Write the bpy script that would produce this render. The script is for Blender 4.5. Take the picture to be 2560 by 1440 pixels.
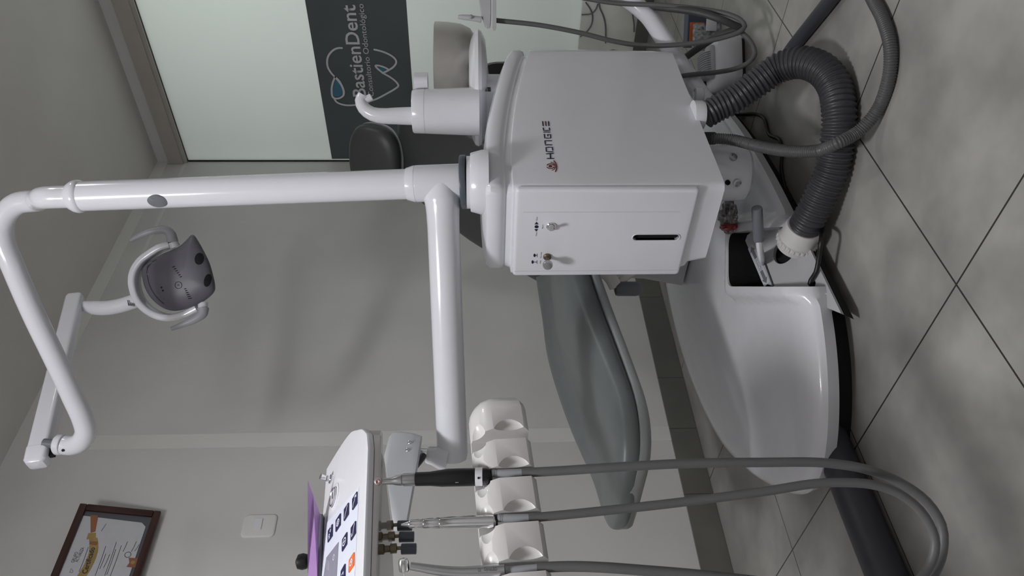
import bpy, bmesh, math, random
import numpy as np
from mathutils import Vector, Matrix
random.seed(4)
for o in list(bpy.data.objects): bpy.data.objects.remove(o)
S = bpy.context.scene; COL = S.collection
# ------------------------------------------------------------------ camera (phone held sideways: world up points to the left of the frame)
F = 1870.; PIT = math.radians(2.65); ROL = math.radians(.45); PHI = math.radians(45.5)
O = np.array([0, 0, .96])
def _w(x, y, z): return np.array([x*math.cos(PHI)+y*math.sin(PHI), -x*math.sin(PHI)+y*math.cos(PHI), z])
FW = _w(0, math.cos(PIT), -math.sin(PIT)); _u = _w(0, math.sin(PIT), math.cos(PIT)); _r = _w(1, 0, 0)
RT = math.cos(ROL)*_r - math.sin(ROL)*_u; UP = math.sin(ROL)*_r + math.cos(ROL)*_u
cd = bpy.data.cameras.new('camera'); cam = bpy.data.objects.new('camera', cd); COL.objects.link(cam); S.camera = cam
cd.sensor_fit = 'HORIZONTAL'; cd.sensor_width = 36; cd.lens = F/2560*36; cd.clip_start = .05
cam.matrix_world = Matrix(((-UP[0], RT[0], -FW[0], O[0]), (-UP[1], RT[1], -FW[1], O[1]), (-UP[2], RT[2], -FW[2], O[2]), (0, 0, 0, 1)))
# ------------------------------------------------------------------ view, world, lights
S.view_settings.view_transform = 'Standard'; S.view_settings.look = 'None'; S.view_settings.gamma = 1
S.view_settings.use_curve_mapping = False; S.view_settings.exposure = -0.08
W = bpy.data.worlds.new('world'); S.world = W; W.use_nodes = True
W.node_tree.nodes['Background'].inputs[0].default_value = (.75, .8, .8, 1); W.node_tree.nodes['Background'].inputs[1].default_value = .25
def area(name, loc, size, power, col, target=None, shape='SQUARE', sy=None):
    l = bpy.data.lights.new(name, 'AREA'); l.energy = power; l.color = col; l.shape = shape; l.size = size
    if sy: l.size_y = sy
    o = bpy.data.objects.new(name, l); COL.objects.link(o); o.location = loc
    d = Vector(target)-Vector(loc) if target else Vector((0, 0, -1))
    o.rotation_euler = d.to_track_quat('-Z', 'Y').to_euler(); return o
area('ceiling_panel_light', (.0, .60, 2.86), .34, 37, (.965, .968, 1), shape='DISK')
bl = bpy.data.lights.new('ceiling_fill_light', 'POINT'); bl.energy = 22; bl.shadow_soft_size = .15; bl.color = (1, .98, .97); bo = bpy.data.objects.new('ceiling_fill_light', bl); COL.objects.link(bo); bo.location = (.0, .60, 2.5)  # unseen point fill, added to brighten the ceiling
area('ceiling_panel_light_rear', (2.6, .1, 2.86),   .30, 8, (.985, .975, 1), shape='DISK')
area('next_room_light', (5.6, 1.2, 2.3), 1.6, 200, (.97, 1, .985), target=(3.95, 1.6, 1.5))

# ------------------------------------------------------------------ helpers
def at(px, py, d): return O + (RT*(720-py)/F + UP*(1280-px)/F + FW)*d
def pl(px, py, ax, v):
    r = RT*(720-py)/F + UP*(1280-px)/F + FW
    return O + r*((v-O[ax])/r[ax])
def ppl(px, py, p0, n):
    r = RT*(720-py)/F + UP*(1280-px)/F + FW
    return O + r*(np.dot(p0-O, n)/np.dot(r, n))
V = lambda *a: np.array(a, float)
def nrm(v): v = np.asarray(v, float); return v/np.linalg.norm(v)
MATS = {}
def mat(name, col, rough=.5, metal=0., noise=.03, bump=0., trans=0., alpha=1., coat=0., ior=1.45, scale=18.):
    m = bpy.data.materials.new(name); m.use_nodes = True; nt = m.node_tree; b = nt.nodes['Principled BSDF']
    b.inputs['Roughness'].default_value = rough; b.inputs['Metallic'].default_value = metal; b.inputs['IOR'].default_value = ior
    b.inputs['Transmission Weight'].default_value = trans; b.inputs['Alpha'].default_value = alpha; b.inputs['Coat Weight'].default_value = coat
    tc = nt.nodes.new('ShaderNodeTexCoord'); n = nt.nodes.new('ShaderNodeTexNoise'); n.inputs['Scale'].default_value = scale; n.inputs['Detail'].default_value = 4
    nt.links.new(tc.outputs['Object'], n.inputs['Vector'])
    r = nt.nodes.new('ShaderNodeValToRGB'); c = np.array(col)
    r.color_ramp.elements[0].position = .3; r.color_ramp.elements[1].position = .7
    r.color_ramp.elements[0].color = (*(c*(1-noise)), 1); r.color_ramp.elements[1].color = (*np.minimum(c*(1+noise), 1), 1)
    nt.links.new(n.outputs['Fac'], r.inputs['Fac']); nt.links.new(r.outputs['Color'], b.inputs['Base Color'])
    if bump:
        bp = nt.nodes.new('ShaderNodeBump'); bp.inputs['Strength'].default_value = bump; bp.inputs['Distance'].default_value = .002
        n2 = nt.nodes.new('ShaderNodeTexNoise'); n2.inputs['Scale'].default_value = scale*12; nt.links.new(tc.outputs['Object'], n2.inputs['Vector'])
        nt.links.new(n2.outputs['Fac'], bp.inputs['Height']); nt.links.new(bp.outputs['Normal'], b.inputs['Normal'])
    MATS[name] = m; return m
M_white = mat('white_plastic', (.75, .755, .80), .22, coat=.3, noise=.015)
M_enamel = mat('white_enamel', (.76, .765, .82), .18, coat=.4, noise=.01)
M_cream = mat('cream_plastic', (.68, .65, .6), .4)
M_bar = mat('warm_white_plastic', (.64, .62, .615), .3, noise=.02, coat=.2)
M_hand = mat('handle_grey', (.34, .34, .37), .4)
M_lgrey = mat('light_grey_plastic', (.48, .48, .5), .4)
M_mgrey = mat('grey_plastic', (.16, .165, .19), .4)
M_slate = mat('slate_plastic', (.085, .10, .125), .35)
M_seat = mat('grey_vinyl', (.145, .16, .16), .38, noise=.05, bump=.06)
M_seatd = mat('dark_grey_vinyl', (.05, .054, .052), .42, noise=.05, bump=.06)
M_lamp = mat('lamp_grey', (.115, .112, .135), .42, noise=.04)
M_lampd = mat('lamp_charcoal', (.03, .03, .035), .4)
M_hose = mat('grey_rubber', (.115, .115, .118), .5, noise=.04)
M_corr = mat('charcoal_hose', (.045, .045, .052), .38, noise=.05)
M_pipe = mat('dark_conduit', (.045, .046, .056), .5, noise=.06)
M_black = mat('black_plastic', (.008, .008, .009), .4)
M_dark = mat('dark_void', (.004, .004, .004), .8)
M_chrome = mat('chrome', (.75, .75, .77), .12, metal=1)
M_steel = mat('brushed_steel', (.50, .50, .51), .28, metal=1, noise=.05)
M_bowl = mat('smoky_steel', (.52, .50, .47), .32, metal=.6, noise=.06)
M_alu = mat('brushed_aluminium', (.62, .635, .67), .42, metal=.25, noise=.02)
M_brass = mat('brass', (.20, .17, .12), .4, metal=1)
M_navy = mat('navy_print', (.012, .014, .06), .35)
M_redp = mat('red_print', (.16, .012, .012), .4)
M_ink = mat('dark_ink', (.03, .03, .04), .5)
M_icon = mat('white_print', (.75, .77, .82), .4)
M_orange = mat('orange_key', (.80, .17, .04), .35)
M_lcd = mat('lcd_grey', (.24, .25, .29), .25)
M_film = mat('membrane_film', (.72, .76, .86), .25)
M_wood = mat('dark_wood', (.045, .017, .012), .4, noise=.3, scale=6)
M_paper = mat('certificate_paper', (.55, .56, .60), .5)
M_card = mat('grey_mount', (.10, .105, .12), .6)
M_gold = mat('gold_print', (.36, .25, .09), .5, noise=.15)
M_brownp = mat('brown_print', (.30, .12, .06), .5)
M_banner = mat('slate_vinyl', (.085, .103, .106), .32, noise=.06, scale=3)
M_letter = mat('grey_white_vinyl', (.62, .61, .63), .4)
M_blue = mat('blue_vinyl', (.055, .18, .28), .4)
M_frame = mat('anodised_frame', (.46, .43, .40), .4, metal=.2)
M_gasket = mat('gasket', (.02, .02, .018), .6)
M_redbag = mat('red_foil', (.25, .02, .025), .3)
M_blueg = mat('blue_grey_card', (.08, .085, .14), .5)
M_patt = mat('marbled_paper', (.32, .33, .34), .5, noise=.8, scale=70)
M_ribb = mat('silver_grey_rubber', (.32, .33, .35), .35)
def clear(name, col, a, rough=.1):
    m = mat(name, col, rough); b = m.node_tree.nodes['Principled BSDF']; b.inputs['Alpha'].default_value = a; return m
M_clear = clear('clear_film', (.50, .49, .48), .35)
M_shell = mat('seat_shell_grey', (.30, .31, .31), .4)
M_purple = clear('purple_film', (.42, .24, .52), .8, .35)
M_gls = clear('gauge_glass', (.5, .5, .5), .15, .05)
def wall_paint(name, col, blotch=.06):
    m = mat(name, col, .55, noise=blotch, scale=2.2, bump=.15); return m
M_wall = wall_paint('wall_paint', (.655, .65, .64))
M_pale = wall_paint('pale_paint', (.73, .73, .71), .03)  # paler tone than the wall colour
M_ceil = wall_paint('ceiling_paint', (.68, .65, .63), .05)
M_base = mat('baseboard_tile', (.15, .15, .135), .4, noise=.12, scale=5)
M_parapet = mat('parapet_tile', (.78, .79, .74), .2, noise=.15, scale=4)
def floor_mat():
    m = mat('porcelain_tile', (.315, .305, .288), .33, noise=.26, scale=5.5, bump=.03); nt = m.node_tree; N = nt.nodes; L = nt.links
    tc = [n for n in N if n.type == 'TEX_COORD'][0]; b = N['Principled BSDF']; sx = N.new('ShaderNodeSeparateXYZ'); L.new(tc.outputs['Object'], sx.inputs[0])
    def mth(op, a, bb=None):
        n = N.new('ShaderNodeMath'); n.operation = op
        for i, v in enumerate((a, bb)):
            if v is None: continue
            if isinstance(v, (int, float)): n.inputs[i].default_value = v
            else: L.new(v, n.inputs[i])
        return n.outputs[0]
    ds = []
    for k, off, sp in (('X', 1.04, .59), ('Y', 1.022, .568)):
        f = mth('FRACT', mth('ADD', mth('DIVIDE', mth('SUBTRACT', sx.outputs[k], off), sp), 100.5))
        ds.append(mth('MULTIPLY', mth('ABSOLUTE', mth('SUBTRACT', f, .5)), sp))
    dmin = mth('MINIMUM', ds[0], ds[1]); g = mth('LESS_THAN', dmin, .0022)
    base = b.inputs['Base Color'].links[0].from_socket; mix = N.new('ShaderNodeMix'); mix.data_type = 'RGBA'
    L.new(g, mix.inputs[0]); L.new(base, mix.inputs[6]); mix.inputs[7].default_value = (.035, .03, .028, 1); L.new(mix.outputs[2], b.inputs['Base Color'])
    return m
M_floor = floor_mat()
def frost_mat():
    m = mat('frosted_glass', (.58, .60, .59), .3, noise=.03, scale=1.5); nt = m.node_tree; N = nt.nodes; b = N['Principled BSDF']
    t = N.new('ShaderNodeBsdfTranslucent'); t.inputs[0].default_value = (.74, .765, .745, 1); mx = N.new('ShaderNodeMixShader'); mx.inputs[0].default_value = .35
    out = N['Material Output']; nt.links.new(b.outputs[0], mx.inputs[1]); nt.links.new(t.outputs[0], mx.inputs[2]); nt.links.new(mx.outputs[0], out.inputs[0]); return m
M_frost = frost_mat()

POS = {}
def thing(name, loc, label, cat, group=None):
    o = bpy.data.objects.new(name, None); o.empty_display_size = .05; COL.objects.link(o); o.location = loc; POS[o] = V(*loc)
    tag(o, label, cat, group); return o
def tag(o, label, cat, group=None, kind=None):
    if label: o['label'] = label
    if cat: o['category'] = cat
    if group: o['group'] = group
    if kind: o['kind'] = kind
    return o
def mk(name, bm, m, parent=None, smooth=True, angle=35):
    bmesh.ops.remove_doubles(bm, verts=bm.verts, dist=1e-6)
    bmesh.ops.recalc_face_normals(bm, faces=bm.faces)
    co = np.array([v.co for v in bm.verts]); c = (co.min(0)+co.max(0))/2; c[2] = co[:, 2].min()
    for v in bm.verts: v.co -= Vector(c)
    me = bpy.data.meshes.new(name); bm.to_mesh(me); bm.free()
    if m is not None: me.materials.append(m)
    if smooth:
        for p in me.polygons: p.use_smooth = True
        me.set_sharp_from_angle(angle=math.radians(angle))
    o = bpy.data.objects.new(name, me); COL.objects.link(o)
    POS[o] = c
    if parent is not None: o.parent = parent; o.location = c-POS[parent]
    else: o.location = c
    return o
def struct(name, bm, m, parent=None):
    o = mk(name, bm, m, parent, smooth=False); o['kind'] = 'structure'; return o
def new(): return bmesh.new()
def a_box(bm, lo, hi, bev=0., seg=2, M=None):
    b2 = bmesh.new(); bmesh.ops.create_cube(b2, size=1)
    lo = V(*lo); hi = V(*hi)
    for v in b2.verts: v.co = Vector((lo+hi)/2 + np.array(v.co)*(hi-lo))
    if bev: bmesh.ops.bevel(b2, geom=list(b2.edges), offset=bev, segments=seg, profile=.5, affect='EDGES')
    if M is not None: b2.transform(M)
    me = bpy.data.meshes.new('t'); b2.to_mesh(me); b2.free(); bm.from_mesh(me); bpy.data.meshes.remove(me); return bm
def frame_M(o, x, y, z):
    return Matrix(((x[0], y[0], z[0], o[0]), (x[1], y[1], z[1], o[1]), (x[2], y[2], z[2], o[2]), (0, 0, 0, 1)))
def a_loft(bm, rings, cap=(True, True), closed=True):
    vs = [[bm.verts.new(Vector(p)) for p in r] for r in rings]; n = len(rings[0])
    for a, b in zip(vs, vs[1:]):
        for i in range(n if closed else n-1):
            j = (i+1) % n
            try: bm.faces.new((a[i], a[j], b[j], b[i]))
            except ValueError: pass
    for k, e in ((0, cap[0]), (-1, cap[1])):
        if e:
            try: bm.faces.new(vs[k])
            except ValueError: pass
    return bm
def frame_of(ax):
    ax = nrm(ax); h = V(0, 0, 1) if abs(ax[2]) < .9 else V(1, 0, 0)
    x = nrm(np.cross(h, ax)); return x, np.cross(ax, x), ax
def a_lathe(bm, base, ax, prof, n=32, cap=(True, True), sx=1., sy=1.):
    x, y, z = frame_of(ax); base = np.asarray(base, float)
    rings = [[base+z*h+(x*math.cos(t)*sx+y*math.sin(t)*sy)*r for t in np.linspace(0, 2*math.pi, n, endpoint=False)] for r, h in prof]
    return a_loft(bm, rings, cap)
def spline(pts, step):
    P = np.array(pts, float); n = len(P)
    if n == 2: return np.linspace(P[0], P[1], max(2, int(np.linalg.norm(P[1]-P[0])/step)+1))
    ext = np.vstack([2*P[0]-P[1], P, 2*P[-1]-P[-2]]); out = []
    for i in range(1, n):
        p0, p1, p2, p3 = ext[i-1:i+3]
        k = max(2, int(np.linalg.norm((p2-p1)[:3])/step)); 
        # centripetal Catmull-Rom
        t0 = 0; t1 = np.linalg.norm(p1-p0)**.5+1e-9; t2 = t1+np.linalg.norm(p2-p1)**.5+1e-9; t3 = t2+np.linalg.norm(p3-p2)**.5+1e-9
        for t in np.linspace(t1, t2, k, endpoint=False):
            A1 = (t1-t)/(t1-t0)*p0+(t-t0)/(t1-t0)*p1; A2 = (t2-t)/(t2-t1)*p1+(t-t1)/(t2-t1)*p2; A3 = (t3-t)/(t3-t2)*p2+(t-t2)/(t3-t2)*p3
            B1 = (t2-t)/(t2-t0)*A1+(t-t0)/(t2-t0)*A2; B2 = (t3-t)/(t3-t1)*A2+(t-t1)/(t3-t1)*A3
            out.append((t2-t)/(t2-t1)*B1+(t-t1)/(t2-t1)*B2)
    out.append(P[-1]); return np.array(out)
def a_tube(bm, pts, r, step=.012, n=16, rfun=None, cap=True, sq=(1, 1), raw=False, up=None):
    C = np.array(pts, float) if raw else spline(pts, step)
    T = np.gradient(C, axis=0); T = T/np.maximum(np.linalg.norm(T, axis=1), 1e-9)[:, None]
    if up is not None: x = nrm(np.cross(up, T[0]))
    else: x = frame_of(T[0])[0]
    s = np.concatenate([[0], np.cumsum(np.linalg.norm(np.diff(C, axis=0), axis=1))]); rings = []
    for i, (c, t) in enumerate(zip(C, T)):
        x = nrm(x-t*np.dot(x, t)); y = np.cross(t, x)
        rr = rfun(s[i], s[-1]) if rfun else r
        rings.append([c+(x*math.cos(a)*sq[0]+y*math.sin(a)*sq[1])*rr for a in np.linspace(0, 2*math.pi, n, endpoint=False)])
    return a_loft(bm, rings, (cap, cap))
def a_plate(bm, poly, th, M):
    """2-D outline extruded by th along local z, placed by M"""
    b2 = bmesh.new(); lo = [b2.verts.new((p[0], p[1], 0)) for p in poly]; hi = [b2.verts.new((p[0], p[1], th)) for p in poly]; n = len(poly)
    for i in range(n): b2.faces.new((lo[i], lo[(i+1) % n], hi[(i+1) % n], hi[i]))
    f1 = b2.faces.new(lo[::-1]); f2 = b2.faces.new(hi); bmesh.ops.triangulate(b2, faces=[f1, f2])
    b2.transform(M); me = bpy.data.meshes.new('t'); b2.to_mesh(me); b2.free(); bm.from_mesh(me); bpy.data.meshes.remove(me); return bm
def a_ribbon(bm, pts2, w, th, M, n=6):
    """flat stroke of width w along 2-D polyline (rounded ends)"""
    P = np.array(pts2, float); T = np.gradient(P, axis=0); T /= np.maximum(np.linalg.norm(T, axis=1), 1e-9)[:, None]; Nn = np.stack([-T[:, 1], T[:, 0]], 1)
    L = P+Nn*w/2; R = P-Nn*w/2
    a0 = math.atan2(-T[0][1], -T[0][0]); a1 = math.atan2(T[-1][1], T[-1][0])
    e1 = [P[-1]+w/2*np.array([math.cos(a1+q), math.sin(a1+q)]) for q in np.linspace(math.pi/2, -math.pi/2, n)[1:-1]]
    e0 = [P[0]+w/2*np.array([math.cos(a0+q), math.sin(a0+q)]) for q in np.linspace(math.pi/2, -math.pi/2, n)[1:-1]]
    b2 = bmesh.new()
    def v(p, z): return b2.verts.new((p[0], p[1], z))
    for z in (0, th):
        l = [v(p, z) for p in L]; r = [v(p, z) for p in R]
        for i in range(len(P)-1): b2.faces.new((l[i], l[i+1], r[i+1], r[i]))
        b2.faces.new([l[-1]]+[v(p, z) for p in e1]+[r[-1]]); b2.faces.new([r[0]]+[v(p, z) for p in e0]+[l[0]])
    b2.transform(M); me = bpy.data.meshes.new('t'); b2.to_mesh(me); b2.free(); bm.from_mesh(me); bpy.data.meshes.remove(me); return bm
def a_text(bm, s, h, M, ext=.0006, off=0., spacing=1., width=None):
    """text whose capital height is h, lower-left at local origin"""
    cu = bpy.data.curves.new('t', 'FONT'); cu.body = s; cu.size = 1; cu.offset = off; cu.space_character = spacing; cu.fill_mode = 'FRONT'; cu.resolution_u = 3
    o = bpy.data.objects.new('t', cu); COL.objects.link(o); dg = bpy.context.evaluated_depsgraph_get(); me = bpy.data.meshes.new_from_object(o.evaluated_get(dg))
    bpy.data.objects.remove(o); bpy.data.curves.remove(cu)
    b2 = bmesh.new(); b2.from_mesh(me); bpy.data.meshes.remove(me)
    xs = [v.co.x for v in b2.verts]; k = h/.69; kx = width/(max(xs)-min(xs)) if width else k; x0 = min(xs)
    for v in b2.verts: v.co = ((v.co.x-x0)*kx, v.co.y*k, ext)
    b2.transform(M); me = bpy.data.meshes.new('t'); b2.to_mesh(me); b2.free(); bm.from_mesh(me); bpy.data.meshes.remove(me); return bm
def rrect(x0, x1, y0, y1, r, n=6):
    out = []
    for cx, cy, a in ((x1-r, y1-r, 0), (x0+r, y1-r, 90), (x0+r, y0+r, 180), (x1-r, y0+r, 270)):
        for t in np.linspace(0, 90, n+1): out.append((cx+r*math.cos(math.radians(a+t)), cy+r*math.sin(math.radians(a+t))))
    return out
def boolean(o, cutters, op='DIFFERENCE'):
    for c in cutters:
        md = o.modifiers.new('b', 'BOOLEAN'); md.operation = op; md.object = c; md.solver = 'EXACT'
        dg = bpy.context.evaluated_depsgraph_get(); me = bpy.data.meshes.new_from_object(o.evaluated_get(dg)); o.modifiers.clear(); old = o.data; o.data = me; bpy.data.meshes.remove(old)
    for c in cutters: bpy.data.objects.remove(c)
    for p in o.data.polygons: p.use_smooth = True
    o.data.set_sharp_from_angle(angle=math.radians(35))
def cyl(bm, p0, p1, r0, r1=None, n=24, cap=(True, True)):
    p0 = np.asarray(p0, float); p1 = np.asarray(p1, float); return a_lathe(bm, p0, p1-p0, [(r0, 0), (r1 if r1 is not None else r0, np.linalg.norm(p1-p0))], n, cap)
def rcyl(bm, p0, p1, r, e=.003, n=24):
    p0 = np.asarray(p0, float); p1 = np.asarray(p1, float); L = np.linalg.norm(p1-p0)
    return a_lathe(bm, p0, p1-p0, [(r-e, 0), (r-.3*e, .3*e), (r, e), (r, L-e), (r-.3*e, L-.3*e), (r-e, L)], n)
# ================================================================== the room
XW, YW, ZC = 3.93, 2.74, 2.93
fl_c = V(1.1, .62, 0)
struct('floor', a_box(new(), (-1.8, -1.6, -.05), (4.0, 2.84, 0)), M_floor)
for nd in M_floor.node_tree.nodes:          # grout lines measured from the room corner
    if nd.type == 'MATH' and nd.operation == 'SUBTRACT' and abs(nd.inputs[1].default_value-1.04) < 1e-4: nd.inputs[1].default_value = 1.04-1.1
    elif nd.type == 'MATH' and nd.operation == 'SUBTRACT' and abs(nd.inputs[1].default_value-1.022) < 1e-4: nd.inputs[1].default_value = 1.022-.62
struct('ceiling', a_box(new(), (-1.8, -1.6, ZC), (4.0, 2.84, ZC+.05)), M_ceil)
struct('wall_back', a_box(new(), (-1.8, YW, 0), (4.03, YW+.1, ZC)), M_wall)
struct('wall_left', a_box(new(), (-1.9, -1.7, 0), (-1.8, 2.84, ZC)), M_wall)
struct('wall_front', a_box(new(), (-1.9, -1.7, 0), (4.03, -1.6, ZC)), M_wall)
bm = new(); a_box(bm, (XW, -1.6, .385), (XW+.1, 0, ZC)); a_box(bm, (XW, 0, 2.853), (XW+.1, YW, ZC)); struct('wall_right', bm, M_wall)
bm = new(); a_box(bm, (XW, -1.6, 0), (XW+.1, YW, .383)); struct('wall_right_parapet', bm, M_parapet)
bm = new()
for x0, x1 in ((-1.8, -.9), (-.897, -.3), (-.297, .33), (.333, .95), (.953, 1.563), (1.566, 1.885), (1.888, 2.17), (2.173, 2.7), (2.703, 3.3), (3.303, 3.92)):
    a_box(bm, (x0, YW-.011, 0), (x1, YW, .12))
struct('baseboard_back', bm, M_base)
struct('baseboard_right', a_box(new(), (XW-.012, -1.6, 0), (XW, YW-.012, .072)), M_base)
struct('trim_1', a_box(new(), (1.835, YW-.0025, .12), (1.905, YW, 2.86)), M_pale)
struct('pale_strip_1', a_box(new(), (2.35, YW-.002, 2.862), (XW, YW, ZC)), M_pale)  # paler strip along the top of the back wall
struct('pale_strip_2', a_box(new(), (2.95, YW-.002, 2.745), (XW-.004, YW, 2.765)), M_pale)  # short, thin paler strip a little lower
win = bpy.data.objects.new('window_1', None); COL.objects.link(win); win.location = (XW, 1.37, .385); POS[win] = V(XW, 1.37, .385); win['kind'] = 'structure'
bm = new(); a_box(bm, (XW-.03, 0, 2.765), (XW+.03, YW-.003, 2.853)); a_box(bm, (XW-.022, 0, 2.742), (XW+.02, YW-.003, 2.765)); mk('window_frame', bm, M_frame, win, smooth=False)
bm = new(); a_box(bm, (XW+.004, 0, .384), (XW+.012, YW-.006, 2.745)); mk('glass_pane', bm, M_frost, win, smooth=False)
bm = new(); a_box(bm, (XW-.004, YW-.008, .384), (XW+.014, YW-.001, 2.742)); a_box(bm, (XW-.012, 0, 2.7405), (XW+.0, YW-.008, 2.7425)); mk('glazing_gasket', bm, M_gasket, win, smooth=False)

# ---- vinyl sign on the glass
sg = thing('vinyl_sign', (XW, 1.9, 1.325), 'slate grey vinyl clinic sign with white tooth logo and lettering on frosted glass', 'sign')
SX = XW+.0035
mk('vinyl_panel', a_box(new(), (SX-.0015, 1.15, 1.327), (SX, 2.722, 1.86)), M_banner, sg, smooth=False)
MS = frame_M((SX-.0035, 0, 0), (0, -1, 0), (0, 0, 1), (-1, 0, 0))     # local x = -y, local y = z, out of the glass
MS2 = frame_M((SX-.0035, 2.285, 1.6005), (0, -1, 0), (0, 0, 1), (-1, 0, 0))
mk('main_lettering', a_text(new(), 'BastienDent', .0745, MS2, .001, off=.012, width=.548), M_letter, sg, smooth=False)
MS3 = frame_M((SX-.0035, 2.283, 1.5555), (0, -1, 0), (0, 0, 1), (-1, 0, 0))
mk('small_lettering', a_text(new(), 'Consultorio Odontológico', .031, MS3, .001, width=.552), M_letter, sg, smooth=False)
def sp(pts, ox, oy, k):           # photo points of a mark lying on the sign
    q = [pl(ox+a/k, oy+b/k, 0, SX) for a, b in pts]; return [(-p[1], p[2]) for p in q]
def sm(p2, step=.006): return spline([(a, b, 0) for a, b in p2], step)[:, :2]
bm = new()
up = sm(sp([(690, 715), (640, 715), (580, 735), (520, 785), (480, 850), (468, 930), (482, 1010), (530, 1090), (585, 1150), (640, 1215), (690, 1290), (715, 1370), (712, 1430)], 740, 0, 6))
a_ribbon(bm, up, .0105, .001, MS)
dr = sm(sp([(414, 575), (396, 620), (388, 675), (400, 730), (440, 735), (474, 715), (481, 690), (470, 650), (445, 605), (416, 576)], 700, 0, 3)); a_ribbon(bm, dr, .0105, .0012, MS)
lo = sm(sp([(404, 728), (425, 762), (480, 784), (560, 785), (640, 767), (720, 741), (800, 700), (865, 662), (888, 640), (872, 612), (830, 578), (775, 546), (728, 508), (716, 490), (740, 489), (790, 505), (818, 522)], 700, 0, 3)); a_ribbon(bm, lo, .0105, .001, MS)
rt = sm(sp([(770, 546), (812, 525), (850, 500), (871, 470), (868, 446), (840, 418), (790, 392), (740, 376), (708, 369)], 700, 0, 3)); a_ribbon(bm, rt, .0105, .0014, MS)
mk('tooth_outline', bm, M_letter, sg, smooth=False)
bm = new(); a_plate(bm, [tuple(p) for p in sm(sp([(417, 597), (402, 650), (399, 700), (408, 719), (440, 722), (463, 708), (468, 685), (455, 645), (432, 610)], 700, 0, 3))], .0004, MS)
mk('blue_droplet', bm, M_blue, sg, smooth=False); bm = new(); a_plate(bm, sp([(728, 502), (760, 503), (797, 519), (774, 538), (755, 528)], 700, 0, 3), .0004, MS); mk('blue_droplet', bm, M_blue, sg, smooth=False)

# ---- framed certificate leaning out from the back wall
ct = thing('framed_certificate', (1.3, 2.73, 2.2), 'dark wood framed certificate with gold ribbon, tilted forward on the back wall', 'certificate')
c0 = V(1.0, 2.728, 2.208); cu_ = nrm(V(0, -.073, .286)); cx_ = V(1, 0, 0); cn = np.cross(cx_, cu_)   # cn points into the room (-y)
if cn[1] > 0: cn = -cn
MC = frame_M(c0, cx_, cu_, cn); CWd, CH = .528, .292
def cuv(px, py):
    p = ppl(px, py, c0+cn*.012, cn)-c0; return (p@cx_, p@cu_)
fw = .026
for a, b in (((0, 0), (CWd, fw)), ((0, CH-fw), (CWd, CH)), ((0, fw), (fw, CH-fw)), ((CWd-fw, fw), (CWd, CH-fw))):
    mk('frame_rail', a_box(new(), (*a, 0), (*b, .02), .004, 2, M=MC), M_wood, ct)
mk('mount_board', a_box(new(), (fw*.6, fw*.6, .004), (CWd-fw*.6, CH-fw*.6, .009), M=MC), M_card, ct, smooth=False)
def cpoly(pts, k=7.2, ox=120, oy=1240): return [cuv(ox+a/k, oy+b/k) for a, b in pts]
def MCz(z): return frame_M(c0+cn*z, cx_, cu_, cn)
x_l = fw+.012
tr = cpoly([(660, 330)])[0]; br1 = cpoly([(1720, 480)])[0]; br2 = cpoly([(1770, 570)])[0]; bl = cpoly([(1590, 1100)])[0]
mk('certificate_sheet', a_plate(new(), [(x_l, fw+.012), (br2[0]-.05, fw+.012), (br2[0]+.002, fw+.012), (br2[0]+.004, br2[1]+.004), (br1[0], br1[1]+.006), (br1[0]+.006, CH-fw), (x_l, CH-fw)], .001, MCz(.010)), M_paper, ct, smooth=False)
bm = new(); a_plate(bm, cpoly([(765, 340), (905, 350), (850, 640), (765, 660)]), .0006, MCz(.0114)); a_plate(bm, cpoly([(750, 820), (900, 820), (880, 890), (745, 870)]), .0006, MCz(.0124))
mk('brown_ribbon', bm, M_brownp, ct, smooth=False)
bm = new(); a_plate(bm, cpoly([(725, 670), (865, 660), (850, 770), (690, 780)]), .0006, MCz(.0118)); a_plate(bm, cpoly([(740, 780), (885, 750), (900, 830), (745, 860)]), .0006, MCz(.012))
gb = sm(cpoly([(825, 860), (815, 1000), (770, 1140), (710, 1270), (650, 1370), (590, 1470), (520, 1600)]), .004); a_ribbon(bm, gb, .0285, .0006, MCz(.0118)); mk('gold_ribbon', bm, M_gold, ct, smooth=False)
bm = new(); p0 = V(*cpoly([(700, 1400)])[0]); p1 = V(*cpoly([(850, 930)])[0]); d = nrm(p1-p0); pr = V(-d[1], d[0])
M1 = frame_M(c0+cn*.0127+cx_*p0[0]+cu_*p0[1], cx_*d[0]+cu_*d[1], cx_*pr[0]+cu_*pr[1], cn); a_text(bm, 'Certificado', .017, M1, .0003, off=.015, width=np.linalg.norm(p1-p0))
mk('certificate_title', bm, M_ink, ct, smooth=False); bm = new()
for a, b, h, s in (((470, 1200), (545, 1010), .011, 'GRUPO'), ((535, 1190), (655, 930), .011, 'ACTUALIZA')):
    p0 = V(*cpoly([a])[0]); p1 = V(*cpoly([b])[0]); d = nrm(p1-p0); pr = V(-d[1], d[0])
    a_text(bm, s, h, frame_M(c0+cn*.0114+cx_*p0[0]+cu_*p0[1], cx_*d[0]+cu_*d[1], cx_*pr[0]+cu_*pr[1], cn), .0003, width=np.linalg.norm(p1-p0))
mk('issuer_name', bm, M_ink, ct, smooth=False); bm = new(); a_ribbon(bm, cpoly([(960, 630), (1005, 562), (1045, 500)]), .0016, .0003, MCz(.0113)); mk('certificate_date', bm, M_ink, ct, smooth=False); bm = new()
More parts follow.
